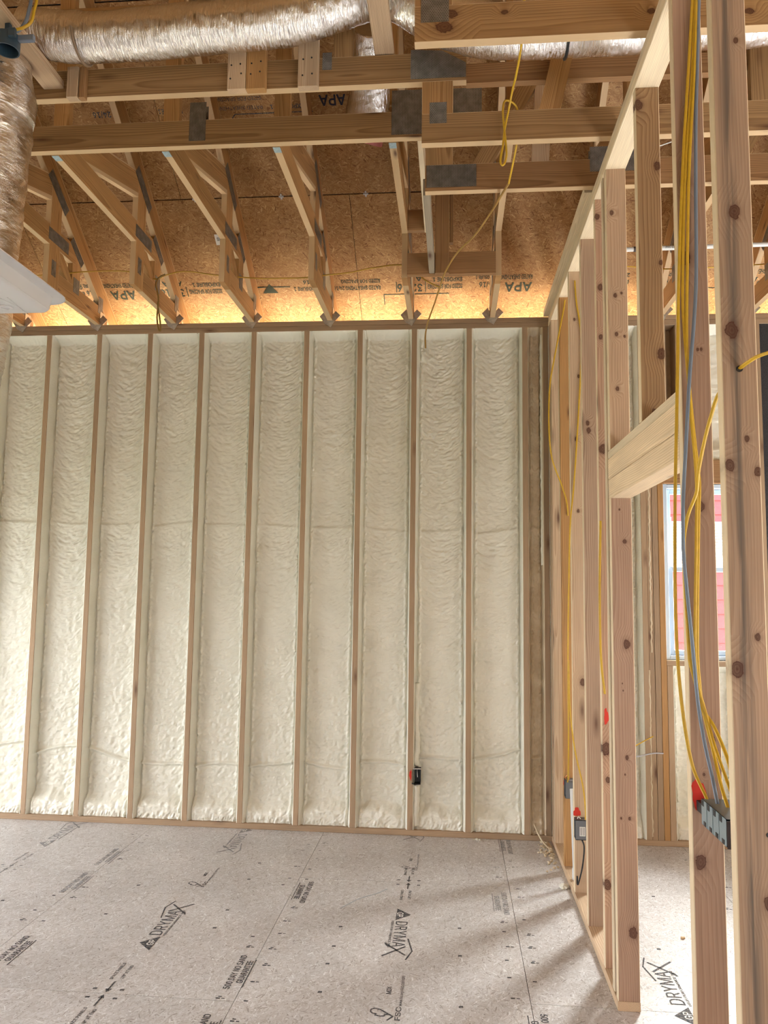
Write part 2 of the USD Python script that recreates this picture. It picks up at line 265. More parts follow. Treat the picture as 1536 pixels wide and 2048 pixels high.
INK = mat('print_ink', {'tc': ('texture_coordinate', {}), 'n': ('noise_texture', dict(scale=90.0, detail=3.0, roughness=0.7)), 'r': ('rgb_ramp', dict(ramp=[(0.42, (0.035, 0.042, 0.055)), (0.66, (0.22, 0.20, 0.19))])), 'p': ('principled_bsdf', dict(roughness=0.7, specular_ior_level=0.2))},
          [('tc.object', 'n.vector'), ('n.fac', 'r.fac'), ('r.color', 'p.base_color')])
INK_PALE = plain('print_ink_pale', (0.27, 0.27, 0.28), 0.7, var=0.3, bscale=120)
INK_GREEN = plain('print_ink_green', (0.02, 0.03, 0.012), 0.7, var=0.4, bscale=120)
INK_BLUE = plain('print_ink_blue', (0.012, 0.014, 0.035), 0.7)
YELLOW = plain('cable_yellow', (0.56, 0.345, 0.022), 0.42, var=0.08)
GREYCABLE = plain('cable_grey', (0.16, 0.20, 0.26), 0.42)
BLUE_PLASTIC = plain('box_blue_grey', (0.20, 0.245, 0.26), 0.5, bump=0.0004, bscale=200)
BLUEBOX = plain('box_deep_blue', (0.028, 0.055, 0.08), 0.4)
GREYBOX = plain('box_grey', (0.125, 0.135, 0.15), 0.5)
BLACK = plain('black', (0.012, 0.012, 0.014), 0.5)
BROWNBLACK = plain('brown_black', (0.05, 0.035, 0.035), 0.5)
WHITE = plain('white_plastic', (0.55, 0.545, 0.55), 0.35)
PVC = plain('pvc_white', (0.60, 0.61, 0.60), 0.35)
VINYL = plain('vinyl_skylit', (0.50, 0.64, 0.80), 0.4)  # white vinyl with the blue light of the sky put into its colour
RED = mat('red_spray_paint', {'p': ('principled_bsdf', dict(base_color=(0.62, 0.028, 0.012), roughness=0.55))}, [])
PAINTBLUE = plain('pale_blue_paint', (0.30, 0.40, 0.44), 0.6, var=0.25, bscale=60)
PINK = plain('pink_fibreglass', (0.72, 0.27, 0.27), 0.9, bump=0.004, bscale=90)
PAPER = plain('paper_label', (0.72, 0.72, 0.70), 0.6)
DARKFELT = plain('dark_felt', (0.035, 0.034, 0.037), 0.9, bump=0.006, bscale=150, var=0.5)
SIDING = plain('red_siding', (0.26, 0.030, 0.045), 0.6)
BLIND = plain('white_blind', (0.85, 0.85, 0.85), 0.5)
LAWN = plain('lawn_green', (0.125, 0.14, 0.095), 0.9, var=0.3, bscale=3.0)
GROUND = plain('bare_ground', (0.80, 0.72, 0.56), 0.9, var=0.25, bscale=2.0)
SHEATH = plain('wall_board', (0.42, 0.30, 0.18), 0.7, var=0.2, bscale=12)
GLASS = mat('window_glass', {'t': ('transparent_bsdf', dict(color=(0.96, 0.98, 0.98))), 'g': ('glossy_bsdf', dict(color=(1, 1, 1), roughness=0.02)), 'm': ('mix_closure', dict(fac=0.05))},
            [('t.BSDF', 'm.closure1'), ('g.BSDF', 'm.closure2')], surface='m.closure')
# the four boards nearest the camera carry the knots the photograph shows (x up the board, z to the left across its face)
H, ZP = 3.649, 3.725            # stud tops, top of the doubled plate
XP0, XP1 = 3.848, 3.937         # the partition
XC = (XP0 + XP1) / 2

# ---------------------------------------------------------------- floor
floor = thing('floor', 'grey strand-board subfloor with printed marks', 'floor', kind='structure')
def text_on(parent, text, o, right, upv, height, m, name='printed_mark', width=None, bold=False, depth=0.0004):
    right, upv = np.asarray(right, float), np.asarray(upv, float)
    right /= np.linalg.norm(right); upv = upv - right * (upv @ right); upv /= np.linalg.norm(upv)
    t = meshkit.text_mesh(text, height, depth, bold)
    if width: t.vertices[:, 0] *= width / max(1e-6, t.bounds[1][0] - t.bounds[0][0])
    return obj(name, t, m, parent, mtx=frame(o, right, upv, np.cross(right, upv)))
def stroke_on(parent, lines, o, right, upv, wd, m, name='printed_mark', fill=None, depth=0.0004):
    right, upv = np.asarray(right, float), np.asarray(upv, float)
    ms = []
    for ln in lines:
        g = LineString(ln).buffer(wd / 2, cap_style=2, join_style=2)
        ms.append(trimesh.creation.extrude_polygon(g, depth, engine='earcut'))
    for pl in fill or []:
        ms.append(trimesh.creation.extrude_polygon(Polygon(pl), depth, engine='earcut'))
    return obj(name, trimesh.util.concatenate(ms), m, parent, mtx=frame(o, right, upv, np.cross(right, upv)))

XS = [-2.66, -1.43, -0.205, 1.02, 2.257, 3.492, 4.72, 5.95]
JOINT = [-1.3, -2.6, -0.92, -2.265, -0.865, -2.14, -1.2]
FP = {}
for i in range(7):
    x0, x1 = XS[i] + 0.0012, XS[i + 1] - 0.0012
    j = JOINT[i]; cuts = [0.12]
    while j > 0.12: j -= 2.44
    ys = [0.12] + [j - 2.44 * k for k in range(5)]
    ys = [y for y in ys if y > -8.6] + [-8.6]
    for k in range(len(ys) - 1):
        y1, y0 = ys[k] - 0.0012, ys[k + 1] + 0.0012
        if y1 - y0 < 0.02: continue
        c = (x0 + x1) / 2, (y0 + y1) / 2
        m = trimesh.creation.box((y1 - y0, x1 - x0, 0.018))
        p = obj('floor_panel', m, OSB_FLOOR, floor, mtx=frame((c[0], c[1], -0.009), (0, 1, 0), (-1, 0, 0), (0, 0, 1)))
        FP[(i, k)] = p
board(floor, 'floor_framing', (XS[0], -8.6, -0.3), (XS[-1], 0.12, -0.02), W['pine'], 'y', c=0)
ZF = 0.0006
def floor_text(text, x, y, d, h, w=None, m=INK, bold=False):
    """print on the floor starting at (x, y) and reading along +y (d=1) or -y (d=-1)"""
    text_on(floor, text, (x, y, ZF), (0, d, 0), (-d, 0, 0), h, m, width=w, bold=bold)
def brand_mark(x, y, d, m=INK, s=1.0):
    """the triangle, the word and the house outline; x is the baseline, y the first letter's start"""
    R, U = (0, d, 0), (-d, 0, 0)
    L = 0.40 * s
    text_on(floor, 'DRYMA', (x, y, ZF), R, U, 0.062 * s, m, width=0.285 * s)
    stroke_on(floor, [[(0.275, -0.022), (0.375, 0.070)], [(0.285, 0.066), (0.392, -0.040)], [(0.255, -0.034), (0.285, -0.022)]], (x, y, ZF), R, U, 0.010 * s, m)
    stroke_on(floor, [[(0.20, 0.074), (0.33, 0.100), (0.42, 0.074)]], (x, y, ZF), R, U, 0.007 * s, m)
    stroke_on(floor, [], (x, y, ZF), R, U, 0, m, fill=[[(-0.155 * s, -0.004), (-0.01 * s, -0.004), (-0.082 * s, 0.072 * s)]])
    text_on(floor, 'GP', (x - (-d) * (-0.0) , y - d * 0.108 * s, ZF + 0.0006), R, U, 0.032 * s, PAPER, bold=True)
    text_on(floor, 'HIGH PERFORMANCE OSB', (x + d * 0.022 * s, y + d * 0.0, ZF), R, U, 0.012 * s, m, width=0.30 * s)
brand_mark(1.727, -1.712, 1); brand_mark(2.872, -1.40, -1); brand_mark(1.675, -0.11, -1, INK_PALE); brand_mark(0.487, -0.39, 1, INK_PALE)
brand_mark(4.140, -2.085, 1); brand_mark(2.865, 0.30, -1, INK_PALE)
def forest_mark(x, y, d, m=INK, s=1.0):
    R, U = (0, d, 0), (-d, 0, 0)
    tree = [(0.0, 0.022), (0.012, 0.012), (0.024, 0.0), (0.060, 0.055), (0.066, 0.080), (0.058, 0.092), (0.046, 0.094), (0.036, 0.084), (0.034, 0.070), (0.026, 0.072), (0.022, 0.052), (0.024, 0.036), (0.034, 0.034), (0.034, 0.010)]
    stroke_on(floor, [[(a * s * 1.3, b * s) for a, b in tree]], (x, y, ZF), R, U, 0.0065 * s, m)
    text_on(floor, 'FSC', (x + d * 0.030 * s, y, ZF), R, U, 0.022 * s, m, width=0.10 * s, bold=True)
    text_on(floor, 'www.fsc.org  FSC C007022', (x + d * 0.030 * s, y + d * 0.115 * s, ZF), R, U, 0.013 * s, m, width=0.25 * s)
    text_on(floor, 'MIX', (x - d * 0.022 * s, y + d * 0.20 * s, ZF), R, U, 0.020 * s, m, width=0.062 * s, bold=True)
forest_mark(2.925, -2.335, 1); forest_mark(2.925, -0.665, 1, INK_PALE, 0.8); forest_mark(1.715, -1.085, 1, INK, 0.85)
KEEP = []
def guarantee(x, y, d, m=INK):
    KEEP.append((x - 0.05, x + 0.08, min(y, y + d * 0.31) - 0.02, max(y, y + d * 0.31) + 0.02) if d > 0 else (x - 0.08, x + 0.05, min(y, y + d * 0.31) - 0.02, max(y, y + d * 0.31) + 0.02))
    floor_text('500 DAY NO SAND', x, y, d, 0.028, 0.305, m, True); floor_text('GUARANTEE', x + d * 0.042, y + d * 0.055, d, 0.028, 0.20, m, True)
    stroke_on(floor, [[(0.02, -0.052), (0.27, -0.052)]], (x, y, ZF), (0, d, 0), (-d, 0, 0), 0.004, m)
guarantee(2.208, -2.172, 1); guarantee(2.327, -0.925, -1); guarantee(3.440, -0.948, -1, INK_PALE); guarantee(3.530, 0.02, -1, INK_PALE); guarantee(0.985, -0.82, 1, INK_PALE)
guarantee(1.100, -2.10, 1); guarantee(3.522, -2.215, -1); guarantee(0.990, -1.26, 1, INK_PALE); guarantee(2.196, -2.68, 1)
def spacing(x, y, m=INK):
    for d in (1, -1):
        stroke_on(floor, [[(0.028, 0), (0.10, 0)]], (x, y, ZF), (0, d, 0), (-d, 0, 0), 0.007, m, fill=[[(0.008, 0), (0.038, 0.014), (0.038, -0.014)]])
        floor_text('SPACE PANELS', x - 0.020, y + (0.115 if d > 0 else -0.265), 1, 0.015, 0.15, m); floor_text('1/8" AT END', x + 0.024, y + (0.125 if d > 0 else -0.245), 1, 0.015, 0.12, m)
    for sx in (-0.06, 0.06):
        for sy in (-0.035, 0.035): stroke_on(floor, [], (x + sx, y + sy, ZF), (1, 0, 0), (0, 1, 0), 0, m, fill=[[(-0.009, -0.006), (0.009, -0.006), (0.009, 0.006), (-0.009, 0.006)]])
spacing(1.699, -2.265); spacing(2.906, -0.865); spacing(0.468, -0.922, INK_PALE)
stroke_on(floor, [[(2.56, -1.28), (2.63, -1.16), (2.68, -1.10), (2.74, -1.05), (2.79, -0.98)]], (0, 0, ZF), (1, 0, 0), (0, 1, 0), 0.008, plain('chalk_blue', (0.40, 0.44, 0.48), 0.8), name='chalk_mark')
# the rows of small nailing marks on either side of the long joints
for xj in (1.02, 2.257, 3.492, 4.72):
    for k in range(24):
        y = -0.25 - 0.155 * k
        for side in (-1, 1):
            h = rng.random()
            if h < 0.2: continue
            x = xj + side * (0.045 + 0.02 * rng.random()) - 0.02
            q = [[(0, 0), (0.018, 0), (0.018, 0.009), (0, 0.009)]]
            if h > 0.5: q.append([(0.024, 0.002), (0.038, 0.002), (0.038, 0.007), (0.024, 0.007)])
            if h > 0.7: q.append([(0.006, 0.016), (0.022, 0.016), (0.022, 0.022), (0.006, 0.022)])
            yj = y + rng.uniform(-0.03, 0.03)
            if any(k0 < x + 0.02 < k1 and k2 < yj < k3 for k0, k1, k2, k3 in KEEP): continue
            stroke_on(floor, [], (x, yj, ZF), (1, 0, 0), (0, 1, 0), 0, INK if y < -0.7 else INK_PALE, name='nailing_mark', fill=q)
for (x, y) in ((1.966, -1.374), (1.965, -1.594), (2.594, -1.721), (2.592, -1.898), (2.595, -1.503), (1.965, -0.932), (1.961, -0.661), (2.6, -2.15), (1.35, -1.5), (1.36, -1.1), (0.72, -1.4), (4.16, -1.565), (4.3, -0.9), (3.2, -1.45), (3.2, -1.75), (3.2, -2.2)):
    stroke_on(floor, [], (x, y, ZF), (1, 0, 0), (0, 1, 0), 0, INK, name='nailing_mark', fill=[[(-0.009, -0.007), (0.009, -0.007), (0.009, 0.007), (-0.009, 0.007)]])

# ---------------------------------------------------------------- back wall: studs, plates and sprayed foam
wall_back = thing('wall_back', 'tall exterior wall of wooden studs with cream spray foam between them', 'wall', kind='structure')
XL, XR = -2.6, 7.4
DW = 0.14
board(wall_back, 'bottom_plate', (XL, 0, 0), (XR, DW, 0.038), W['stud_red'], 'x')
board(wall_back, 'top_plate', (XL, 0, H), (XR, DW, H + 0.038), W['stud_red'], 'x')
board(wall_back, 'top_plate', (XL, 0.0015, H + 0.0385), (XR, DW, ZP), W['stud_red'], 'x')
board(wall_back, 'wall_sheathing', (XL, DW, -0.3), (4.643, DW + 0.012, ZP), SHEATH, 'x', c=0)
board(wall_back, 'wall_sheathing', (5.30, DW, -0.3), (XR, DW + 0.012, ZP), SHEATH, 'x', c=0)
board(wall_back, 'wall_sheathing', (4.643, DW, -0.3), (5.30, DW + 0.012, 1.25), SHEATH, 'x', c=0)
board(wall_back, 'wall_sheathing', (4.643, DW, 2.49), (5.30, DW + 0.012, ZP), SHEATH, 'x', c=0)
WN = []
def stud(x0, x1, z0=0.0385, z1=H - 0.0005, m=None, y0=0.0, y1=DW):
    return board(wall_back, 'stud', (x0, y0 + rng.uniform(-0.0015, 0.0015), z0), (x1, y1, z1), m or W['stud_red'], 'z', c=0.002)
S = 0.4064
for k in range(-6, 10): stud(k * S, k * S + 0.038)
stud(3.806, 3.844, m=W['stud_red'])
stud(4.064, 4.102); stud(4.484, 4.521); stud(4.522, 4.559); stud(4.561, 4.600); stud(4.602, 4.641, 0.0385, H - 0.0005, W['truss'])
stud(5.2635, 5.3005); stud(5.3015, 5.3385); stud(5.74, 5.778); stud(6.15, 6.19)
stud(4.643, 4.682, 0.0385, 1.212); stud(5.10, 5.138, 0.0385, 1.212); stud(4.75, 4.79, 2.53, H - 0.001); stud(4.643, 4.682, 2.66, H - 0.001)
board(wall_back, 'window_sill_plate', (4.642, 0.0, 1.2125), (5.2625, DW, 1.25), W['stud_red'], 'x')
board(wall_back, 'window_header', (4.642, 0.0, 2.49), (5.2625, DW, 2.66), W['dark'], 'x')

def foam_bay(x0, x1, z0, z1, seed, depth=0.092, coat=0.004, mtl=None, rip=1.0, nx=46, dz=0.0064, ridge=0.48, seam=2.17, label=None):
    w = x1 - x0
    e = np.array([0, .003, .006, .009, .012, .015, .018, .021, .025, .029, .033, .037, .042, .047]); e = e[e < w / 2 - 0.01]
    xs = np.concatenate([e, np.linspace(e[-1], w - e[-1], nx)[1:-1], (w - e)[::-1]])
    zs = np.concatenate([[0, .006, .014, .022, .032], np.arange(.042, z1 - z0 - .03, dz), [z1 - z0 - .022, z1 - z0 - .014, z1 - z0 - .006, z1 - z0]])
    X, Z = np.meshgrid(xs, zs); ed = np.minimum(X, w - X)
    n = lambda sx, sz, sd, o=3: meshkit.fbm(np.stack([X * sx + seed * 7.3, Z * sz + seed * 3.1, np.full_like(X, sd)], -1), o, seed) - 0.5
    lump = n(6, 6, 1.0)
    we = min(0.013, w * 0.08) * (1 + 0.5 * n(12, 7, 2.0))
    s = np.clip((ed - 0.003) / we, 0, 1); s = s * s * (3 - 2 * s)
    top = np.clip((z1 - z0 - Z) / (0.050 + 0.02 * n(12, 5, 3.0)), 0, 1) ** 0.85
    bot = np.clip((Z - 0.03 - 0.10 * (0.5 + n(7, 1, 4.0)) * 0.8) / (0.09 + 0.03 * n(10, 3, 5.0)), 0, 1); bot = bot * bot * (3 - 2 * bot)
    Y = coat + (depth - coat) * s * top * (0.30 + 0.70 * bot) + 0.010 * lump * s
    # arching wrinkles, strongest near the top and just under the pass line, fading to small lumps below
    arch = Z - z0 - 0.50 * ((X - w / 2) / w) ** 2
    A = arch + 0.030 * n(9, 5, 6.0)
    nz = lambda sx, sz, k, o=2: meshkit.fbm(np.stack([X * sx + seed * 1.3, A * sz, np.full_like(X, seed * k)], -1), o, seed + int(10 * k)) - 0.5
    wr = 1 - 2.2 * np.abs(nz(17, 44, 1.7)) - 0.75; fine = nz(40, 95, 2.7)
    blob = n(38, 34, 8.0, 2)
    zz = Z + z0
    amp = 0.50 + 0.55 * np.clip((zz - 2.4) / 1.0, 0, 1) + 0.50 * np.exp(-((zz - seam + 0.15) / 0.12) ** 2) - 0.22 * np.clip((1.7 - zz) / 0.5, 0, 1)
    inner = np.clip((ed - 0.02) / 0.02, 0, 1)
    Y -= s * inner * top * rip * (0.0125 * amp * wr + 0.013 * amp * fine + (0.005 + 0.010 * np.clip(1.6 - zz, 0, 1)) * blob)
    # a crease and a row of beads where the spray met the studs
    Y += np.exp(-((ed - we - 0.006) / 0.005) ** 2) * (0.007 + 0.012 * n(8, 30, 12.0, 2)) * s
    Y -= np.exp(-((ed - we - 0.020) / 0.008) ** 2) * (0.006 + 0.026 * n(45, 62, 10.0, 2)) * s * top
    sl = seam + 0.012 * np.sin(X / w * 3 + seed) + 0.02 * (X / w - 0.5) * ((seed % 3) - 1)
    Y -= s * 0.009 * np.exp(-np.where(zz < sl, (sl - zz) / 0.10, ((zz - sl) / 0.012) ** 2))
    if ridge:
        rl = ridge + 0.05 * ((X / w) - 0.5) * ((seed % 4) - 1.5) + 0.012 * np.sin(X / w * 4 + seed * 2)
        Y -= s * 0.022 * np.exp(-((zz - rl) / 0.010) ** 2)
    crumb = np.clip(1 - np.abs(Z - 0.02) / 0.03, 0, 1)
    Y -= crumb * 0.02 * (n(110, 90, 11.0, 2) + 0.1)
    Y = np.clip(Y, -0.012, depth + 0.03)
    V = np.stack([X + x0, Y, Z + z0], -1); nzz, nxx = X.shape
    i, j = np.meshgrid(np.arange(nzz - 1), np.arange(nxx - 1), indexing='ij'); a = i * nxx + j
    f = np.stack([a, a + 1, a + nxx + 1, a + nxx], -1).reshape(-1, 4)
    return obj('spray_foam', (V.reshape(-1, 3), f), mtl or FOAM, wall_back, smooth=True, label=label)
ZB = 0.0385
RIDGE = {-1: .53, 0: .50, 1: .47, 2: .42, 3: .42, 4: .44, 5: .44, 6: .47, 7: .52, 8: .56}
for k in range(-1, 9): foam_bay(k * S + 0.038, (k + 1) * S, ZB, H, 3 + k, ridge=RIDGE[k], seam=2.19 - 0.006 * k)
foam_bay(-2 * S + 0.038, -S, ZB, H, 31, nx=24, dz=0.02)
foam_bay(9 * S + 0.038, 3.806, ZB, H, 21, depth=0.055, mtl=FOAM_OLD, nx=20, ridge=0.55, rip=0.8, label='darker tan foam in the narrow corner gap')
foam_bay(3.844, 4.064, ZB, H, 22, nx=20, dz=0.014); foam_bay(4.102, 4.484, ZB, H, 24, ridge=0)
foam_bay(4.683, 5.10, ZB, 1.2125, 25, nx=36, ridge=0); foam_bay(4.79, 5.2635, 2.66, H, 26, nx=24, dz=0.014, ridge=0)
board(wall_back, 'dark_felt_panel', (5.338, 0.01, ZB), (5.74, 0.05, H - 0.001), DARKFELT, 'z', c=0, label='dark charcoal fibrous panel filling one bay')
# foam smeared over the double stud beside the window
def blob_strip(parent, name, x, y, z0, z1, r, seed, m):
    zs = np.arange(z0, z1, 0.02); rr = np.random.RandomState(seed)
    pts = np.stack([x + 0.0015 * rr.randn(len(zs)), np.full(len(zs), y), zs], 1)
    rad = lambda t, a, p: r * (0.55 + 1.1 * meshkit.fbm(np.stack([np.broadcast_to(p[:, 2:3] * 14, (len(p), a.shape[1])), np.broadcast_to(np.cos(a) * 1.5 + seed, (len(p), a.shape[1])), np.broadcast_to(np.sin(a) * 1.5, (len(p), a.shape[1]))], -1), 3, seed))
    obj(name, tube(pts, r, 10, 2, rad=rad), m, parent, smooth=True)
blob_strip(wall_back, 'foam_bead', 4.522, 0.004, 0.06, 1.2, 0.006, 5, FOAM_OLD); blob_strip(wall_back, 'foam_bead', 4.54, 0.003, 1.3, 2.9, 0.006, 6, FOAM_OLD)
blob_strip(wall_back, 'foam_bead', 2.905, 0.035, 0.06, 0.34, 0.022, 7, FOAM); blob_strip(wall_back, 'foam_bead', 2.905, 0.045, 0.47, 1.05, 0.016, 8, FOAM)
blob_strip(wall_back, 'foam_bead', 3.800, 0.03, 1.9, 3.6, 0.012, 9, FOAM)

# window in the back wall, seen through the door opening of the partition
win = thing('window_1', 'white vinyl double-hung window in the back wall beyond the partition', 'window', kind='structure')
def frame_rect(parent, name, x0, x1, z0, z1, y0, y1, t, m):
    for lo, hi, ax in (((x0, y0, z0), (x0 + t, y1, z1), 'z'), ((x1 - t, y0, z0), (x1, y1, z1), 'z'), ((x0 + t, y0, z1 - t), (x1 - t, y1, z1), 'x'), ((x0 + t, y0, z0), (x1 - t, y1, z0 + t), 'x')):
        board(parent, name, lo, hi, m, ax, c=0.003)
frame_rect(win, 'window_frame', 4.645, 5.2605, 1.2515, 2.488, 0.03, 0.13, 0.030, VINYL)
frame_rect(win, 'upper_sash', 4.677, 5.228, 1.868, 2.456, 0.085, 0.115, 0.034, VINYL)
frame_rect(win, 'lower_sash', 4.677, 5.228, 1.283, 1.900, 0.050, 0.080, 0.034, VINYL)
board(win, 'glass', (4.712, 0.098, 1.903), (5.193, 0.102, 2.421), GLASS, 'x', c=0); board(win, 'glass', (4.712, 0.063, 1.318), (5.193, 0.067, 1.865), GLASS, 'x', c=0)

# ---------------------------------------------------------------- partition on the right
part = thing('wall_right', 'open stud partition running from the back wall towards the camera on the right', 'wall', kind='structure')
def knotted(name, base, L0, L1, kn, **kw):
    """kn: (world x, z, size) of each knot on the face towards the camera"""
    cz = (L0 + L1) / 2
    return wood('wood_' + name, base[0], base[1], knots=[(z - cz, x - XC, s) for x, z, s in kn], rnd=False, lit_edge=True, **kw)
PINKY = ((0.49, 0.345, 0.24), (0.33, 0.20, 0.125)); REDDY = ((0.41, 0.265, 0.185), (0.28, 0.155, 0.10)); AMBER = ((0.38, 0.24, 0.125), (0.18, 0.085, 0.035))
def pstud(y, z0=0.0385, z1=H - 0.0005, m=None, label=None, dx=0.0):
    """y: the face towards the camera"""
    return board(part, 'stud', (XP0 + dx, y, z0), (XP1 + dx, y + 0.038, z1), m, 'z', c=0.003, label=label)
pstud(-0.149, m=W['pine']); pstud(-0.108, m=W['pine']); pstud(-0.048, m=W['stud_red'], z1=H - 0.001)
pstud(-0.582, m=W['truss']); pstud(-0.540, z0=2.1, m=W['pale'])
M2 = knotted('stud_c', ((0.56, 0.415, 0.28), (0.38, 0.24, 0.14)), 0.0385, H, [(3.885, 2.62, .012), (3.905, 1.20, .020), (3.89, 2.19, .010), (3.902, 3.0, .010), (3.88, 3.35, .009)], ring=55)
pstud(-0.999, m=M2)
M3 = knotted('stud_d', ((0.49, 0.35, 0.245), (0.28, 0.165, 0.10)), 0.0385, H, [(3.875, 2.62, .012), (3.88, 2.58, .015)], ring=52, contrast=1.3)
pstud(-1.438, m=M3)
M4 = knotted('stud_e', ((0.46, 0.30, 0.205), (0.26, 0.13, 0.075)), 0.0385, H, [(3.862, 0.40, .022), (3.872, 0.86, .014), (3.865, 1.0, .028), (3.87, 2.40, .022), (3.87, 3.2, .016), (3.868, 2.95, .012), (3.86, 3.56, .016)], ring=50)
pstud(-1.876, m=M4)
pstud(-2.078, m=W['pale'])
M5 = knotted('stud_trimmer', ((0.44, 0.29, 0.205), (0.28, 0.155, 0.10)), 0.0385, 2.13, [(3.906, 1.497, .019), (3.9, 1.02, .009), (3.906, 0.77, .007), (3.913, 0.31, .022), (3.905, 1.94, .010), (3.871, 0.77, .005), (3.885, 2.08, .004), (3.89, 0.95, .004), (3.885, 1.33, .003), (3.888, 1.30, .003)], ring=42, vknots=0.0)
pstud(-2.155, 0.0385, 2.1295, M5)
M5b = knotted('stud_cripple', ((0.50, 0.355, 0.24), (0.31, 0.175, 0.10)), 2.345, H, [(3.872, 3.44, .011), (3.885, 2.87, .010), (3.92, 2.86, .006), (3.885, 2.62, .010), (3.882, 3.05, .010), (3.91, 3.06, .006)], ring=42, vknots=0.0)
pstud(-2.155, 2.3455, H - 0.0005, M5b)
M6 = knotted('stud_over_header', AMBER, 2.345, H, [(3.925, 3.33, .016), (3.925, 2.60, .020), (3.895, 2.38, .012), (3.86, 3.58, .020), (3.93, 2.95, .010)], ring=36, vknots=0.0, contrast=1.15)
pstud(-2.736, 2.3455, H - 0.0005, M6)
for lo, hi, m in ((2.13, 2.2165, 'header'), (2.2175, 2.3095, 'header'), (2.3105, 2.345, 'pale')):
    board(part, 'header', (XP0 - (0.001 if hi > 2.22 else 0), -3.196, lo), (XP1, -2.1165 - (0.039 if False else 0), hi), W[m], 'y', c=0.003)
M7 = knotted('stud_jamb', REDDY, 0.0385, H, [(3.895, 1.98, .016), (3.91, 1.30, .013), (3.87, 0.955, .020), (3.925, 1.25, .006), (3.887, 3.22, .008), (3.875, 3.0, .016), (3.87, 2.75, .022), (3.885, 1.20, .005), (3.91, 2.46, .005), (3.90, 2.46, .005), (3.90, 0.35, .007), (3.875, 3.05, .013)], ring=30, vknots=0.0, contrast=0.8)
pstud(-3.235, 0.0385, H - 0.0005, M7)
M8 = knotted('stud_front', PINKY, 0.0385, H, [(3.876, 2.40, .021), (3.893, 2.72, .019), (3.862, 2.045, .016), (3.864, 1.535, .019), (3.93, 2.03, .013), (3.905, 2.115, .008), (3.915, 1.615, .009), (3.925, 0.98, .020), (3.93, 0.62, .014), (3.91, 3.2, .008)], ring=46, contrast=0.8, vknots=0.0, stain=(-0.010, 0.026, 0.85))
pstud(-3.590, 0.0385, H - 0.0005, M8)
for y in (-4.0, -4.41, -4.82, -5.22): pstud(y, m=W['pine_pink'], dx=0.0)
board(part, 'top_plate', (XP0 - 0.002, -5.4, H), (XP1 + 0.002, -0.0015, H + 0.038), W['pale'], 'y')
board(part, 'top_plate', (XP0, -5.4, H + 0.0385), (XP1, -0.0015, ZP - 0.0005), W['pale'], 'y')
board(part, 'bottom_plate', (XP0 - 0.003, -2.157, 0.001), (XP1, -0.0015, 0.038), W['pine'], 'y')
board(part, 'bottom_plate', (XP0 - 0.003, -5.4, 0.001), (XP1, -3.197, 0.038), W['pale'], 'y')
def paint_spot(parent, c, U_, V_, rx, rz, seed):
    a = np.linspace(0, 2 * np.pi, 26, endpoint=False); r = 1 + 0.16 * np.sin(3 * a + seed) + 0.08 * np.sin(7 * a + 2 * seed)
    m = trimesh.creation.extrude_polygon(Polygon(np.stack([rx * r * np.cos(a), rz * r * np.sin(a)], 1)), 0.0003)
    U_, V_ = np.asarray(U_, float), np.asarray(V_, float)
    obj('paint_mark', m, RED, parent, mtx=frame(c, U_, V_, np.cross(U_, V_)), label='red spray-painted spot')
paint_spot(part, (3.868, -3.2353, 1.145), (1, 0, 0), (0, 0, 1), 0.019, 0.040, 1); paint_spot(part, (3.868, -1.8763, 1.145), (1, 0, 0), (0, 0, 1), 0.010, 0.036, 2)
paint_spot(part, (3.864, -0.9993, 0.475), (1, 0, 0), (0, 0, 1), 0.020, 0.024, 3); paint_spot(part, (3.858, -0.5823, 0.54), (1, 0, 0), (0, 0, 1), 0.010, 0.030, 4)
paint_spot(wall_back, (2.866, -0.0022, 0.415), (1, 0, 0), (0, 0, 1), 0.008, 0.034, 5)
# the nailing strip that lies on the partition, sticking out over the room
nb = thing('nailer_board', 'flat wooden nailer lying on top of the partition plates, stopping at the first floor-truss chord', 'board')
board(nb, 'plank', (3.812, -1.80, ZP + 0.001), (3.95, -0.003, ZP + 0.039), W['pale'], 'y')

# ---------------------------------------------------------------- roof deck above, of strand-board panels
roof = thing('ceiling', 'sloping roof deck of orange strand-board panels overhead', 'roof', kind='structure')
PIT = 0.713; ZR0 = 4.066
nrm = np.array([0, -PIT, -1.0]); nrm /= np.linalg.norm(nrm)               # faces down into the room
slope = np.array([0, -1.0, PIT]); slope /= np.linalg.norm(slope)          # up the slope, towards the camera
def deck_pt(x, y): return np.array([x, y, ZR0 - PIT * y])
RW = 1.22 / math.sqrt(1 + PIT * PIT)
y_top = -0.525 + RW; rows = []
for r in range(6):
    a, b = y_top - RW * r, y_top - RW * (r + 1)
    off = [0.55, -0.65, 0.55, -0.65, 0.55, -0.65][r]
    x = -3.0 - 2.44 + off
    while x < 8.0:
        x0, x1 = max(x, -3.0) + 0.0016, min(x + 2.44, 8.0) - 0.0016
        if x1 - x0 > 0.05:
            L = 1.22 - 0.008
            c = (deck_pt(0, a) + deck_pt(0, b)) / 2; c[0] = (x0 + x1) / 2
            m = trimesh.creation.box((x1 - x0, L, 0.011))
            obj('roof_panel', m, OSB_ROOF, roof, mtx=frame(c - nrm * 0.006, (1, 0, 0), slope, np.cross([1, 0, 0], slope)))
        x += 2.44
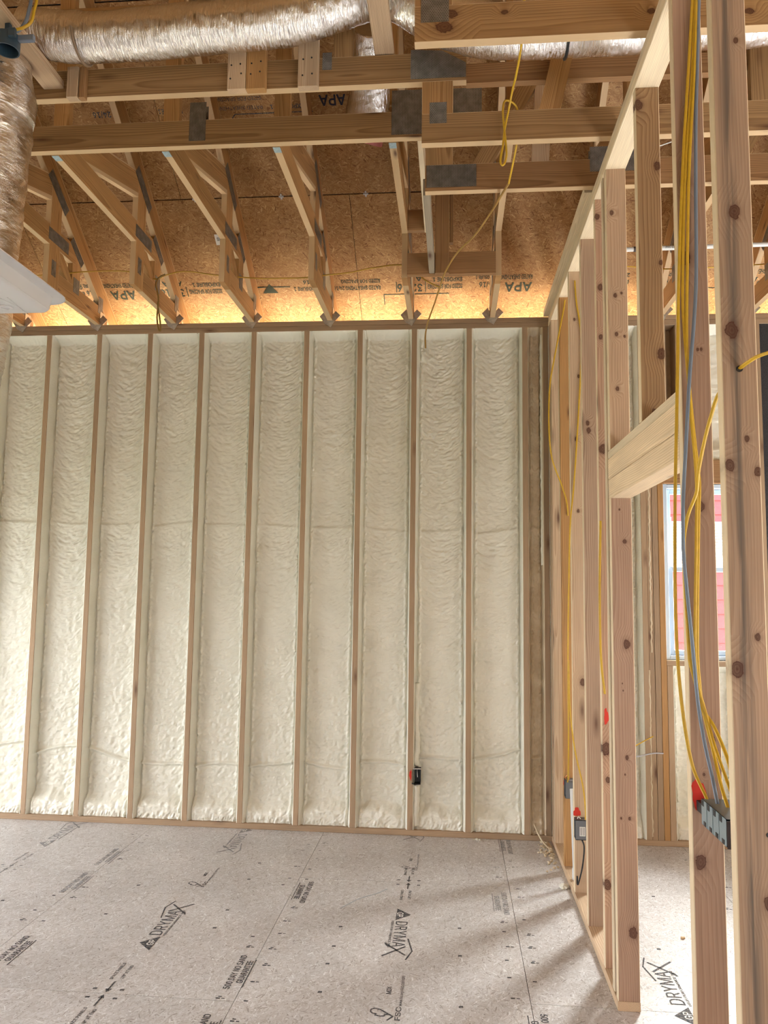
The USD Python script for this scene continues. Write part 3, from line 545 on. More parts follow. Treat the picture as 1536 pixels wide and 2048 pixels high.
obj('roof_underlay', trimesh.Trimesh([deck_pt(-3.0, y_top) - nrm * 0.013, deck_pt(8.0, y_top) - nrm * 0.013, deck_pt(8.0, y_top - RW * 6) - nrm * 0.013, deck_pt(-3.0, y_top - RW * 6) - nrm * 0.013, deck_pt(-3.0, y_top) - nrm * 0.017, deck_pt(8.0, y_top) - nrm * 0.017, deck_pt(8.0, y_top - RW * 6) - nrm * 0.017, deck_pt(-3.0, y_top - RW * 6) - nrm * 0.017], [[0, 2, 1], [0, 3, 2], [4, 5, 6], [4, 6, 7]]), BLACK, roof)
YR = y_top - RW * 6                                                        # ridge
zr = ZR0 - PIT * YR
back = np.array([[-3.0, YR, zr], [8, YR, zr], [8, YR - 5.2, zr - PIT * 5.2], [-3.0, YR - 5.2, zr - PIT * 5.2]])
obj('roof_panel', trimesh.Trimesh(np.vstack([back, back + [0, 0, 0.012]]), [[0, 1, 2], [0, 2, 3], [4, 6, 5], [4, 7, 6]]), OSB_ROOF, roof)
for xx in (-3.0, 8.0):   # gable ends
    g = np.array([[xx, y_top, deck_pt(0, y_top)[2]], [xx, YR, zr], [xx, -8.6, zr + PIT * (YR + 8.6) * -1.0], [xx, -8.6, 3.6], [xx, y_top, 3.6]])
    obj('gable_board', trimesh.Trimesh(np.vstack([g, g + [0.012 if xx > 0 else -0.012, 0, 0]]), [[0, 1, 4], [1, 2, 3], [1, 3, 4], [5, 9, 6], [6, 8, 7], [6, 9, 8]]), SHEATH, roof)
def deck_text(text, x, y, h, w=None, m=INK_GREEN, bold=True, flip=True):
    d = -1.0 if flip else 1.0
    text_on(roof, text, deck_pt(x, y + (0.072 if y > -0.3 else 0)) + nrm * 0.0012, (d, 0, 0), -slope * (1 if flip else -1), h * (1.35 if y > -0.3 else 1.0), m, width=w, bold=bold)
def deck_strokes(x, y, lines, wd, m=INK_GREEN, fill=None):
    stroke_on(roof, lines, deck_pt(x, y + (0.072 if y > -0.3 else 0)) + nrm * 0.0012, (-1, 0, 0), -slope, wd, m, fill=fill)
# stamps read upside down from inside: x is the right-hand end in the picture, y the line's upper edge in the picture
for x, row in ((0.66, 0), (1.36, 1), (1.98, 2), (2.62, 3), (3.22, 1), (3.74, 0), (4.30, 2), (4.95, 3), (0.10, 2), (5.5, 0)):
    if row == 0:
        deck_text('APA', x, -0.005, 0.055, 0.20); deck_text('RATED SHEATHING', x, -0.060, 0.026, 0.24); deck_text('24/16', x - 0.27, -0.012, 0.030, 0.12); deck_text('EXPOSURE 1', x - 0.27, -0.060, 0.022, 0.15)
    elif row == 1:
        deck_text('SIZED FOR SPACING', x, -0.005, 0.026, 0.26); deck_text('EXPOSURE 1', x, -0.052, 0.024, 0.22); deck_text('32/16', x - 0.30, -0.010, 0.046, 0.19); deck_text('APA', x - 0.30, -0.066, 0.030, 0.16)
        deck_strokes(x - 0.28, -0.02, [[(0.0, -0.012), (0.0, 0.080)], [(0.22, -0.012), (0.22, 0.080)]], 0.006)
    elif row == 2:
        deck_strokes(x - 0.10, -0.005, [[(-0.02, -0.008), (0.26, -0.008), (0.26, 0.085)]], 0.008, fill=[[(0.08, 0.045), (0.20, 0.045), (0.14, -0.035)]])
        deck_text('EXPOSURE 1', x + 0.15, -0.005, 0.022, 0.20); deck_text('24/16', x + 0.15, -0.052, 0.022, 0.12)
    else:
        deck_strokes(x, 0.06, [[(0.0, 0.09), (0.0, 0.0), (-0.5, 0.0)]], 0.006); deck_text('RATED SHEATHING 24/16', x - 0.02, -0.005, 0.024, 0.36); deck_text('SIZED FOR SPACING', x - 0.02, -0.052, 0.022, 0.30)
deck_text('APA', 2.47, -1.055, 0.062, 0.17, INK_BLUE)
deck_strokes(2.25, -0.98, [[(0.53, 0.11), (0.53, 0.02), (0.51, 0.0), (0.0, 0.0)]], 0.006, INK)
deck_text('EXPOSURE 1', 2.20, -1.02, 0.026, 0.22, INK); deck_text('RATED SHEATHING', 1.93, -1.02, 0.022, 0.30, INK, False); deck_text('SIZED FOR SPACING', 1.93, -1.065, 0.022, 0.30, INK, False)
deck_text('EXPOSURE 1', 1.40, -1.02, 0.028, 0.16, INK); deck_text('24/16', 0.92, -1.02, 0.035, 0.12, INK)
# metal clips on the joint between the panel rows
for x in (0.33, 1.33, 1.95, 2.545, 4.35):
    q = deck_pt(x, -0.525)
    a = obj('panel_clip', trimesh.util.concatenate([trimesh.creation.box((0.034, 0.014, 0.004)), trimesh.creation.box((0.012, 0.040, 0.003)), trimesh.creation.box((0.034, 0.005, 0.012))]), ZINC, roof, mtx=frame(q + nrm * 0.003, (1, 0, 0), slope, np.cross([1, 0, 0], slope)))
lab = obj('barcode_label', trimesh.creation.box((0.050, 0.085, 0.0006)), PAPER, roof, mtx=frame(deck_pt(1.43, -0.27) + nrm * 0.001, (1, 0.0, 0), slope, np.cross([1, 0, 0], slope)), label='small white barcode label stuck to the deck')
bars = [Polygon([(a, 0), (a + w_, 0), (a + w_, 0.030), (a, 0.030)]) for a, w_ in ((0, .002), (.004, .001), (.007, .003), (.012, .001), (.015, .002), (.019, .001), (.022, .002))]
obj('barcode', trimesh.util.concatenate([trimesh.creation.extrude_polygon(b, 0.0003) for b in bars]), BLACK, lab, mtx=frame(deck_pt(1.418, -0.262) + nrm * 0.0016, (1, 0, 0), slope, np.cross([1, 0, 0], slope)))

# ---------------------------------------------------------------- jack trusses over the back wall
T38 = 0.038
def lin(y): return ZR0 - PIT * y
DV = 0.185                                                               # the top chord's depth, measured upright
def jack(name, label, X, blue=True, group='jack trusses over the foam wall'):
    t = thing(name, label, 'roof truss', (X, 0, 0), group=group)
    N = (1, 0, 0); M = W['truss']
    pr = lambda nm, poly, al, th=T38, m=M, off=0.0, lb=None: prism(t, nm, poly, N, off, th, al, m, label=lb)
    lo = lambda y: lin(y) - DV
    pr('top_chord', [(0.50, lin(0.50)), (0.50, lo(0.50)), (-3.7, lo(-3.7)), (-3.7, lin(-3.7))], (-1, PIT))
    pr('bottom_chord', [(0.12, ZP), (-0.6452, ZP), (-0.6452, ZP + 0.14), (0.02, ZP + 0.14), (0.12, lo(0.12))], (1, 0), T38 - 0.0005)
    pr('upright', [(-0.785, ZP), (-0.645, ZP), (-0.645, lo(-0.645)), (-0.785, lo(-0.785))], (0, 1), T38 - 0.001)
    pr('raised_chord', [(-1.822, 4.02), (-0.7855, 4.02), (-0.7855, 4.16), (-1.822, 4.16)], (1, 0), T38 - 0.0006)
    pr('short_block', [(-0.6445, 4.025), (-0.42, 4.025), (-0.42, 4.10), (lambda: (-0.42, 4.16))(), (-0.6445, 4.165)], (1, 0), T38 - 0.0015)
    pr('web', [(-0.46, ZP + 0.1405), (-0.345, ZP + 0.1405), (-0.345, lo(-0.345)), (-0.46, lo(-0.46))], (0, 1), T38 - 0.002)
    pr('web', [(-0.6445, 4.02), (-0.6445, 3.93), (-0.52, ZP + 0.141), (-0.4605, ZP + 0.141), (-0.4605, 3.90), (-0.60, 4.02)], (1, -0.9), T38 - 0.0025)
    pr('web', [(-0.7855, 4.33), (-0.7855, 4.45), (-0.86, 4.49), (-1.81, 4.235), (-1.81, 4.161), (-1.44, 4.161)], (-1, -0.27), T38 - 0.0018)
    pr('web', [(-1.80, 4.1605), (-1.71, 4.1605), (-1.71, lo(-1.71)), (-1.80, lo(-1.80))], (0, 1), T38 - 0.0022)
    def plate(poly, al, lb=None):
        for s in (-1, 1): pr('connector_plate', poly, al, 0.0012, GALV, s * (T38 / 2 + 0.0007), lb)
    def rot(c, L, w, a):
        ca, sa = math.cos(a), math.sin(a)
        return [(c[0] + u * ca - v * sa, c[1] + u * sa + v * ca) for u, v in ((-L / 2, -w / 2), (L / 2, -w / 2), (L / 2, w / 2), (-L / 2, w / 2))]
    pa = math.atan(PIT)
    plate(rot((-0.665, 4.095), 0.27, 0.085, 0), (1, 0)); plate(rot((-0.70, 4.425), 0.30, 0.085, -pa), (1, -PIT)); plate(rot((-0.405, 4.125), 0.21, 0.065, -pa), (1, -PIT))
    plate(rot((-0.715, 3.875), 0.055, 0.11, 0), (0, 1)); plate(rot((-0.395, 3.875), 0.085, 0.11, 0), (0, 1)); plate(rot((-0.005, 3.875), 0.075, 0.13, 0), (0, 1))
    if blue: obj('painted_end', trimesh.creation.box((0.0388, 0.050, 0.003)), PAINTBLUE, t, mtx=frame((0, -1.795, 4.0195), (1, 0, 0), (0, 1, 0), (0, 0, 1)), label='pale blue painted end')
    # galvanised tie folded from the truss heel onto the wall plates
    d = 0.036
    k = obj('hurricane_tie', trimesh.creation.extrude_polygon(Polygon([(-0.078, 0.045), (-0.035, 0.088), (-0.021, 0.060), (-0.0205, 0.012), (0.0205, 0.012), (0.021, 0.060), (0.045, 0.085), (0.080, 0.050), (0.03, -0.002), (0.008, -0.040), (-0.040, -0.012)]), 0.0022), ZINC, t, mtx=frame((0, -0.004, ZP - 0.012), (1, 0, 0), (0, 0, 1), (0, -1, 0)))
    for s in (-1, 1): obj('tie_wing', trimesh.creation.box((0.002, 0.075, 0.10)), ZINC, k, mtx=frame((s * 0.0212, 0.032, ZP + 0.055), (1, 0, 0), (0, 1, 0), (0, 0, 1)))
    return t
JX = [-0.207, 0.403, 1.012, 1.625, 2.225, 2.837, 3.441, 4.05, 4.66, 5.27]
JL = ['wooden roof truss at far left, mostly hidden behind the white pan and upright duct', 'wooden roof truss whose heel lands second from the left end of the wall', 'wooden roof truss with a drooping yellow cable in front of it near its heel',
      'wooden roof truss just right of the white barcode label on the deck', 'wooden roof truss in the middle, between two metal panel clips on the deck', 'wooden roof truss at the left end of the two hanging blocks', 'wooden roof truss at the right end of the hanging block, just left of partition',
      'wooden roof truss seen through the partition studs, left of the cables', 'wooden roof truss right of the front partition stud, above the dark felt panel', 'wooden roof truss further along beyond the window, mostly out of the picture']
jacks = []
def place(proto, name, X, label, group):
    x = UsdGeom.Xform.Define(stage, numbered('/World/' + name)); x.AddTranslateOp().Set(Gf.Vec3d(X, 0, 0))
    p = x.GetPrim(); was = proto.GetCustomData(); tag(p, label, was['category'], group)
    p.GetReferences().AddInternalReference(proto.GetPath()); p.SetInstanceable(True)
    return p
for i, X in enumerate(JX):
    if i == 0: j0 = jack('roof_truss', JL[0], X)
    else: place(j0, 'roof_truss', X, JL[i], 'jack trusses over the foam wall')

# ---------------------------------------------------------------- the trusses that run along the room, with the raised ceiling step
def girder(name, label, y, xl, xr=6.6, chord_top=True, plates=(), webs=(), wm='chord', top=True):
    """y: the face towards the camera"""
    t = thing(name, label, 'truss')
    yc = y + 0.019; N = (0, 1, 0); S_ = (1, 0, 0); Tt = (0, 0, 1)
    pr = lambda nm, poly, al, th=T38, m=W[wm], off=yc, lb=None: prism(t, nm, poly, N, off, th, al, m, S=S_, T=Tt, label=lb)
    return t, pr
XT = 3.010                                                              # the step's edge
gR, pR = girder('floor_truss', 'farthest of the three girder trusses, low chord ending in a wide punched plate', -1.865, -2.5)
pR('raised_chord', [(-2.5, 4.02), (XT - 0.012, 4.02), (XT - 0.012, 4.16), (-2.5, 4.16)], (1, 0))
pR('low_chord', [(XT, ZP), (6.6, ZP), (6.6, ZP + 0.14), (XT, ZP + 0.14)], (1, 0), m=W['chord_dark'])
pR('upright', [(XT, ZP + 0.1405), (XT + 0.14, ZP + 0.1405), (XT + 0.14, 5.15), (XT, 5.15)], (0, 1), T38 - 0.001)
for x in (-0.22, 0.40, 1.02, 1.625, 2.22): pR('web', [(x, 4.1605), (x + 0.085, 4.1605), (x + 0.085, 5.15), (x, 5.15)], (0, 1), T38 - 0.0015, W['truss'])
for xa, xb in ((3.25, 3.95), (4.5, 5.2)): pR('web', [(xa, ZP + 0.1405), (xa + 0.10, ZP + 0.1405), (xb + 0.10, 5.15), (xb, 5.15)], (xb - xa, 1.3), T38 - 0.002)
pR('web', [(3.545, ZP + 0.141), (3.63, ZP + 0.141), (3.66, 4.4), (3.57, 4.4)], (0, 1), T38 - 0.003, W['pine'])
pR('top_chord', [(-2.5, 5.151), (6.6, 5.151), (6.6, 5.20), (-2.5, 5.20)], (1, 0))
for y_ in (-1.8658, -1.8262):
    for (a, b, c, d) in ((2.835, 2.995, 4.035, 4.275), (1.768, 1.856, 4.045, 4.258), (3.016, 3.268, 3.745, 3.862), (3.83, 4.09, 3.80, 3.93)) + (((3.15, 3.295, 4.12, 4.272),) if y_ < -1.85 else ()):
        prism(gR, 'connector_plate', [(a, c), (b, c), (b, d), (a, d)], (0, 1, 0), y_, 0.0012, (0, 1), GALV, S=(1, 0, 0), T=(0, 0, 1))
gQ, pQ = girder('floor_truss', 'girder truss under the silver duct, stepping down at a grey punched plate', -2.292, -2.5)
pQ('raised_chord', [(1.14, 4.02), (3.21, 4.02), (3.21, 4.16), (1.14, 4.16)], (1, 0))
pQ('raised_chord', [(3.2105, 4.03), (6.6, 4.03), (6.6, 4.125), (3.2105, 4.125)], (1, 0), off=-2.236, m=W['dark'])
pQ('low_chord', [(XT, ZP), (6.6, ZP), (6.6, ZP + 0.14), (XT, ZP + 0.14)], (1, 0))
pQ('upright', [(XT, ZP + 0.1405), (XT + 0.14, ZP + 0.1405), (XT + 0.14, 4.0195), (XT, 4.0195)], (0, 1), T38 - 0.001, W['truss'])
pQ('web', [(3.535, ZP + 0.1405), (3.63, ZP + 0.1405), (3.86, 4.9), (3.765, 4.9)], (0.23, 1.0), T38 - 0.0015, W['truss'])
pQ('web', [(2.60, 4.1605), (2.69, 4.1605), (2.69, 5.2), (2.60, 5.2)], (0, 1), T38 - 0.0015)
pQ('web', [(4.45, ZP + 0.1405), (4.55, ZP + 0.1405), (4.55, 5.2), (4.45, 5.2)], (0, 1), T38 - 0.0015)
pQ('top_chord', [(1.14, 5.201), (6.6, 5.201), (6.6, 5.30), (1.14, 5.30)], (1, 0))
for (pl, al) in (([(2.957, 4.036), (3.208, 4.036), (3.208, 4.105), (3.10, 4.168), (2.957, 4.178)], (0, 1)), ([(3.045, 3.818), (3.122, 3.818), (3.122, 3.918), (3.045, 3.918)], (1, 0)), ([(2.548, 4.10), (2.592, 4.10), (2.592, 4.185), (2.548, 4.185)], (1, 0))):
    prism(gQ, 'connector_plate', pl, (0, 1, 0), -2.2928, 0.0012, al, GALV, S=(1, 0, 0), T=(0, 0, 1))
gS, pS = girder('floor_truss', 'nearest girder truss, its low chord ending beside a big knot at the top', -2.945, -2.5)
MS = wood('wood_near_chord', (0.37, 0.225, 0.10), (0.18, 0.085, 0.03), ring=44, vknots=0.0, lit_edge=0.0675, rnd=False, knots=[(3.145 - 4.805, 3.83 - 3.795, 0.022), (3.12 - 4.805, 3.78 - 3.795, 0.030), (3.34 - 4.805, 3.825 - 3.795, 0.012), (3.86 - 4.805, 3.80 - 3.795, 0.014), (4.2 - 4.805, 3.78 - 3.795, 0.015)])
pS('low_chord', [(XT, ZP), (6.6, ZP), (6.6, ZP + 0.14), (XT, ZP + 0.14)], (1, 0), m=MS)
pS('upright', [(XT, ZP + 0.1405), (XT + 0.14, ZP + 0.1405), (XT + 0.14, 4.3), (XT, 4.3)], (0, 1), T38 - 0.001)
pS('raised_chord', [(-2.5, 4.16), (XT - 0.001, 4.16), (XT - 0.001, 4.30), (-2.5, 4.30)], (1, 0))
pS('web', [(3.75, ZP + 0.1405), (3.84, ZP + 0.1405), (3.84, 5.2), (3.75, 5.2)], (0, 1), T38 - 0.0015)
pS('top_chord', [(-2.5, 5.201), (6.6, 5.201), (6.6, 5.30), (-2.5, 5.30)], (1, 0))
for x in (0.4, 1.9): pS('web', [(x, 4.3005), (x + 0.09, 4.3005), (x + 0.09, 5.2), (x, 5.2)], (0, 1), T38 - 0.0015)
prism(gS, 'connector_plate', [(3.033, 3.80), (3.136, 3.80), (3.136, 3.93), (3.033, 3.93)], (0, 1, 0), -2.9458, 0.0012, (1, 0), GALV, S=(1, 0, 0), T=(0, 0, 1))

# blocking at the step and loose boards
def lumber(name, label, lo, hi, m, ax, group=None):
    t = thing(name, label, 'board', group=group); board(t, 'plank', lo, hi, W[m], ax); return t
lumber('blocking_board', 'brown block spanning the two roof trusses beside the partition, lower of the two', (2.857, -0.836, ZP - 0.006), (3.421, -0.798, ZP + 0.140), 'dark', 'x')
lumber('blocking_board', 'short brown block hung between a truss and the step edge board, upper one', (2.857, -0.826, 4.02), (2.964, -0.788, 4.16), 'dark', 'x')
lumber('edge_board', 'long pale board on edge forming the left rim of the raised ceiling step', (2.966, -1.826, 4.02), (2.994, -0.790, 4.16), 'pale', 'y')
lumber('edge_board', 'grey weathered board on edge running from the low truss chord to the lower block', (2.998, -1.826, ZP), (3.034, -0.838, ZP + 0.089), 'grey', 'y')
lumber('hanger_post', 'upright brown board nailed to the face of the lower block', (3.037, -0.875, ZP - 0.012), (3.124, -0.8375, 4.47), 'dark', 'z')
lumber('hanger_post', 'thin upright board half hidden behind the brown hanging post', (3.128, -0.834, 3.93), (3.150, -0.797, 4.48), 'dark', 'z')
sb1 = lumber('scab_board', 'light upright block with nail heads under the duct, left of the touching pair', (2.112, -2.331, 4.002), (2.198, -2.2935, 4.30), 'pine', 'z', 'scab blocks on the duct chord')
sb2 = lumber('scab_board', 'orange-brown upright block with nail heads under the duct, right of the touching pair', (2.2, -2.331, 4.0), (2.29, -2.2935, 4.30), 'truss', 'z', 'scab blocks on the duct chord')
sb3 = lumber('scab_board', 'single light upright block with four nail heads, right of the touching pair', (2.442, -2.331, 4.0), (2.535, -2.2935, 4.30), 'pine', 'z', 'scab blocks on the duct chord')
lumber('scab_board', 'upright block at the left end of the duct, beside the flat board', (1.338, -2.331, 4.0), (1.392, -2.2935, 4.15), 'pine', 'z', 'scab blocks on the duct chord')
lumber('scab_board', 'darker narrow upright strip against the block at the left end of the duct', (1.395, -2.325, 4.0), (1.425, -2.2935, 4.15), 'dark', 'z', 'scab blocks on the duct chord')
for brd, pts in ((sb1, ((2.130, 4.118), (2.172, 4.122), (2.127, 4.052), (2.177, 4.075))), (sb2, ((2.225, 4.122), (2.268, 4.13), (2.222, 4.07), (2.265, 4.08))), (sb3, ((2.466, 4.13), (2.505, 4.136), (2.464, 4.052), (2.508, 4.058)))):
    for x, z in pts:
        c = trimesh.creation.cylinder(0.0038, 0.002, sections=10); c.apply_transform(trimesh.transformations.rotation_matrix(np.pi / 2, [1, 0, 0])); c.apply_translation((x, -2.332, z)); obj('nail_head', c, BLACK, brd)
lumber('flat_board', 'pale flat board overhead at the top left, beside the blue box', (1.205, -3.4, 4.068), (1.305, -2.2935, 4.106), 'pine', 'y')
lumber('flat_board', 'pale flat board overhead crossing the duct near the middle', (2.790, -3.4, 4.166), (2.879, -2.22, 4.204), 'pine', 'y')
lumber('flat_board', 'pale board end at the very top left corner', (1.02, -3.4, 4.075), (1.16, -2.60, 4.113), 'pine', 'y')
lumber('brace_board', 'thin horizontal brace behind the duct at the top left', (-2.0, -2.205, 4.50), (3.0, -2.167, 4.55), 'truss', 'x')


# ---------------------------------------------------------------- silver ducts, box and pan at the top left
def foil_tube(pts, r, seed, sides=56, n=22, squash=0.0, wr=0.09):
    def rad(t, a, p):
        L = np.concatenate([[0], np.cumsum(np.linalg.norm(np.diff(p, axis=0), axis=1))])[:, None]
        q = np.stack([np.broadcast_to(L * 26, (len(p), a.shape[1])), np.broadcast_to(np.cos(a) * 1.6 + seed, (len(p), a.shape[1])), np.broadcast_to(np.sin(a) * 1.6, (len(p), a.shape[1]))], -1)
        big = np.stack([np.broadcast_to(L * 5, (len(p), a.shape[1])), np.broadcast_to(np.cos(a) * 1.1 + seed, (len(p), a.shape[1])), np.broadcast_to(np.sin(a) * 1.1, (len(p), a.shape[1]))], -1)
        q2 = q * np.array([2.6, 3.0, 3.0])
        return r * (1 + wr * (meshkit.fbm(q, 3, seed) - 0.5) + 1.3 * wr * (meshkit.fbm(big, 2, seed + 3) - 0.5) + 0.45 * wr * (meshkit.fbm(q2, 2, seed + 7) - 0.5))
    return tube(pts, r, sides, n, rad=rad)
d1 = thing('flexible_duct', 'silver foil flexible duct lying along the raised chord across the top of the picture', 'duct')
obj('foil_jacket', foil_tube([(1.20, -2.455, 4.240), (1.33, -2.455, 4.215), (1.45, -2.45, 4.20), (1.75, -2.45, 4.20), (2.1, -2.45, 4.215), (2.45, -2.45, 4.24), (2.75, -2.46, 4.322), (2.88, -2.47, 4.322), (3.05, -2.49, 4.20), (3.25, -2.52, 4.09), (3.45, -2.54, 4.055), (3.70, -2.55, 4.045), (4.1, -2.55, 4.05), (5.2, -2.55, 4.06), (6.4, -2.55, 4.10)], 0.105, 3, n=40, sides=64), FOIL, d1, smooth=True)
for x, z in ((1.47, 4.20), (3.62, 4.05)): obj('duct_strap', tube([(x, -2.45 + 0.112 * math.cos(a) - (0.10 if x > 3 else 0), z + 0.112 * math.sin(a)) for a in np.linspace(-2.9, 0.2, 14)], 0.006, 6, 3, flat=1.0), plain('strap_brown', (0.24, 0.17, 0.11), 0.5) if x < 3 else BLACK, d1)
d2 = thing('flexible_duct', 'upright silver duct dropping down the left edge of the picture behind the white pan', 'duct')
obj('foil_jacket', foil_tube([(1.078, -2.50, 4.02), (1.095, -2.51, 3.95), (1.108, -2.52, 3.80), (1.105, -2.52, 3.65), (1.092, -2.52, 3.40), (1.078, -2.52, 3.19), (1.066, -2.52, 2.90), (1.052, -2.52, 2.745), (1.00, -2.53, 2.50), (0.84, -2.55, 2.30), (0.55, -2.56, 2.22), (0.0, -2.56, 2.20), (-1.0, -2.56, 2.22), (-2.4, -2.56, 2.22)], 0.163, 9, n=26, sides=64, wr=0.11), FOIL_V, d2, smooth=True)
obj('foil_cuff', foil_tube([(1.098, -2.515, 3.875), (1.106, -2.52, 3.83), (1.104, -2.52, 3.79)], 0.177, 12, n=10, wr=0.16), FOIL_V, d2, smooth=True)
d3 = thing('flexible_duct', 'short silver duct with torn pink insulation, high between the chords and roof deck', 'duct')
obj('foil_jacket', foil_tube([(2.70, -1.50, 4.90), (2.67, -1.34, 4.78), (2.64, -1.22, 4.66), (2.59, -1.12, 4.53)], 0.125, 15, n=16), FOIL, d3, smooth=True)
obj('insulation', foil_tube([(2.592, -1.125, 4.54), (2.572, -1.09, 4.485)], 0.142, 18, n=10, wr=0.3), PINK, d3, smooth=True, label='torn pink fibreglass edge')
bb = thing('ceiling_box', 'round blue plastic ceiling box at the top left with two cables going in', 'electrical box')
ring = trimesh.creation.annulus(0.045, 0.050, 0.060); ring.apply_translation((1.285, -2.72, 3.978)); obj('shell', ring, BLUEBOX, bb, smooth=30)
cap = trimesh.creation.cylinder(0.050, 0.003, sections=40); cap.apply_translation((1.285, -2.72, 4.009)); obj('lid', cap, BLUEBOX, bb, smooth=30)
board(bb, 'bracket', (1.33, -2.728, 3.985), (1.40, -2.708, 4.012), GREYCABLE, 'x'); board(bb, 'hanger', (1.275, -2.73, 4.0105), (1.295, -2.71, 4.0675), BLUEBOX, 'x'); board(bb, 'side_lug', (1.318, -2.772, 3.975), (1.345, -2.755, 4.012), BLUEBOX, 'x')
def cable(name, label, pts, m, r=0.0045, flat=1.0, wide=None, n=8, group=None, cat='cable'):
    c = obj(name, tube(pts, r, 8, n, flat=flat, wide=wide), m, None, smooth=True); tag(c, label, cat, group); return c
cable('grey_cable', 'grey cable entering the blue ceiling box at the top left', [(1.392, -2.74, 4.30), (1.390, -2.74, 4.154), (1.384, -2.74, 4.110), (1.373, -2.74, 4.061), (1.350, -2.742, 4.022), (1.325, -2.742, 4.012)], GREYCABLE, 0.007)
cable('yellow_cable', 'yellow cable entering the blue ceiling box at the top left', [(1.422, -2.745, 4.30), (1.418, -2.745, 4.153), (1.410, -2.745, 4.108), (1.400, -2.745, 4.053), (1.372, -2.75, 4.025), (1.345, -2.752, 4.016), (1.32, -2.75, 4.014)], YELLOW, 0.006)

pan = thing('drain_pan', 'white moulded plastic drain pan seen from below at the left edge', 'drain pan')
def pan_mesh():
    # nested rounded rectangles from the underside's middle out to the rim: (grow, z)
    x1, y1, L, Wd = 1.590, -2.805, 0.95, 0.85                                    # far right corner of the underside
    prof = [(-0.40, 0.0), (-0.05, 0.0), (-0.02, 0.0005), (-0.006, 0.003), (0.0, 0.008), (0.006, 0.016), (0.012, 0.050), (0.016, 0.058), (0.024, 0.061), (0.058, 0.062), (0.062, 0.059), (0.062, 0.063), (0.058, 0.066), (0.022, 0.066), (0.011, 0.058), (0.004, 0.012), (-0.01, 0.005), (-0.40, 0.004)]
    rings = []
    for g, z in prof:
        r = max(0.004, 0.030 + g); hx, hy = Wd / 2 + g, L / 2 + g; pts = []
        for cx, cy, a0 in ((hx - r, hy - r, 0), (-hx + r, hy - r, 90), (-hx + r, -hy + r, 180), (hx - r, -hy + r, 270)):
            for k in range(7):
                a = math.radians(a0 + 15 * k); pts.append((x1 - Wd / 2 + cx + r * math.cos(a), y1 - L / 2 + cy + r * math.sin(a), 2.772 + z))
        rings.append(pts)
    v = np.array(rings); n = v.shape[1]; f = []
    for i in range(len(prof) - 1):
        for j in range(n): f.append([i * n + j, i * n + (j + 1) % n, (i + 1) * n + (j + 1) % n, (i + 1) * n + j])
    f = np.array(f); f = np.vstack([f[:, [0, 2, 1]], f[:, [0, 3, 2]]]); f = np.vstack([f, [[0, j, j + 1] for j in range(1, n - 1)], [[(len(prof) - 1) * n, (len(prof) - 1) * n + j + 1, (len(prof) - 1) * n + j] for j in range(1, n - 1)]])
    return trimesh.Trimesh(v.reshape(-1, 3), f, process=False)
obj('pan_shell', pan_mesh(), WHITE, pan, smooth=40)
boss = trimesh.creation.torus(0.022, 0.006, major_sections=32, minor_sections=12); boss.apply_translation((1.452, -2.885, 2.771)); obj('drain_boss', boss, WHITE, pan, smooth=True)
rb = [trimesh.creation.box((0.004, 0.16, 0.003)), trimesh.creation.box((0.004, 0.13, 0.003))]
rb[0].apply_transform(trimesh.transformations.rotation_matrix(0.12, [0, 0, 1])); rb[0].apply_translation((1.508, -2.90, 2.7715)); rb[1].apply_transform(trimesh.transformations.rotation_matrix(-0.2, [0, 0, 1])); rb[1].apply_translation((1.495, -2.94, 2.7715))
obj('moulded_rib', trimesh.util.concatenate(rb), WHITE, pan)
for x, y in ((1.60, -2.83), (1.60, -3.65), (0.75, -2.83), (0.75, -3.65)): obj('hanger_rod', tube([(x, y, 2.83), (x, y, 4.20)], 0.004, 6, 1), ZINC, pan, smooth=True) if y < -3.0 else None
board(pan, 'support_arm', (0.70, -3.66, 2.836), (1.64, -3.64, 2.852), ZINC, 'x')

# ---------------------------------------------------------------- cables
K1 = [(3.911,-3.250,3.626),(3.893,-3.250,3.390),(3.866,-3.250,3.043),(3.845,-3.250,2.674),(3.834,-3.250,2.377),(3.821,-3.250,2.071),(3.814,-3.250,1.847),(3.813,-3.250,1.584),(3.825,-3.250,1.383),(3.849,-3.250,1.228),(3.870,-3.300,1.15),(3.876,-3.345,1.10)]
K2 = [(3.919,-3.252,3.623),(3.900,-3.252,3.338),(3.872,-3.252,3.009),(3.856,-3.252,2.673),(3.857,-3.252,2.513),(3.873,-3.252,2.250),(3.885,-3.252,2.100),(3.889,-3.252,2.038),(3.883,-3.252,1.914),(3.874,-3.252,1.670),(3.871,-3.252,1.556),(3.873,-3.252,1.481),(3.880,-3.252,1.399),(3.887,-3.262,1.348),(3.896,-3.29,1.273),(3.898,-3.34,1.195),(3.900,-3.38,1.15),(3.905,-3.40,1.10)]
K3 = [(3.893,-3.556,2.290),(3.870,-3.500,2.257),(3.863,-3.452,2.205),(3.859,-3.405,2.146),(3.855,-3.357,2.066),(3.862,-3.310,2.011),(3.851,-3.262,1.950),(3.838,-3.262,1.882),(3.836,-3.262,1.822),(3.839,-3.262,1.700),(3.844,-3.262,1.556),(3.847,-3.262,1.518),(3.861,-3.262,1.459),(3.876,-3.262,1.393),(3.898,-3.29,1.347),(3.912,-3.34,1.282),(3.915,-3.38,1.226),(3.912,-3.42,1.165),(3.912,-3.44,1.105)]
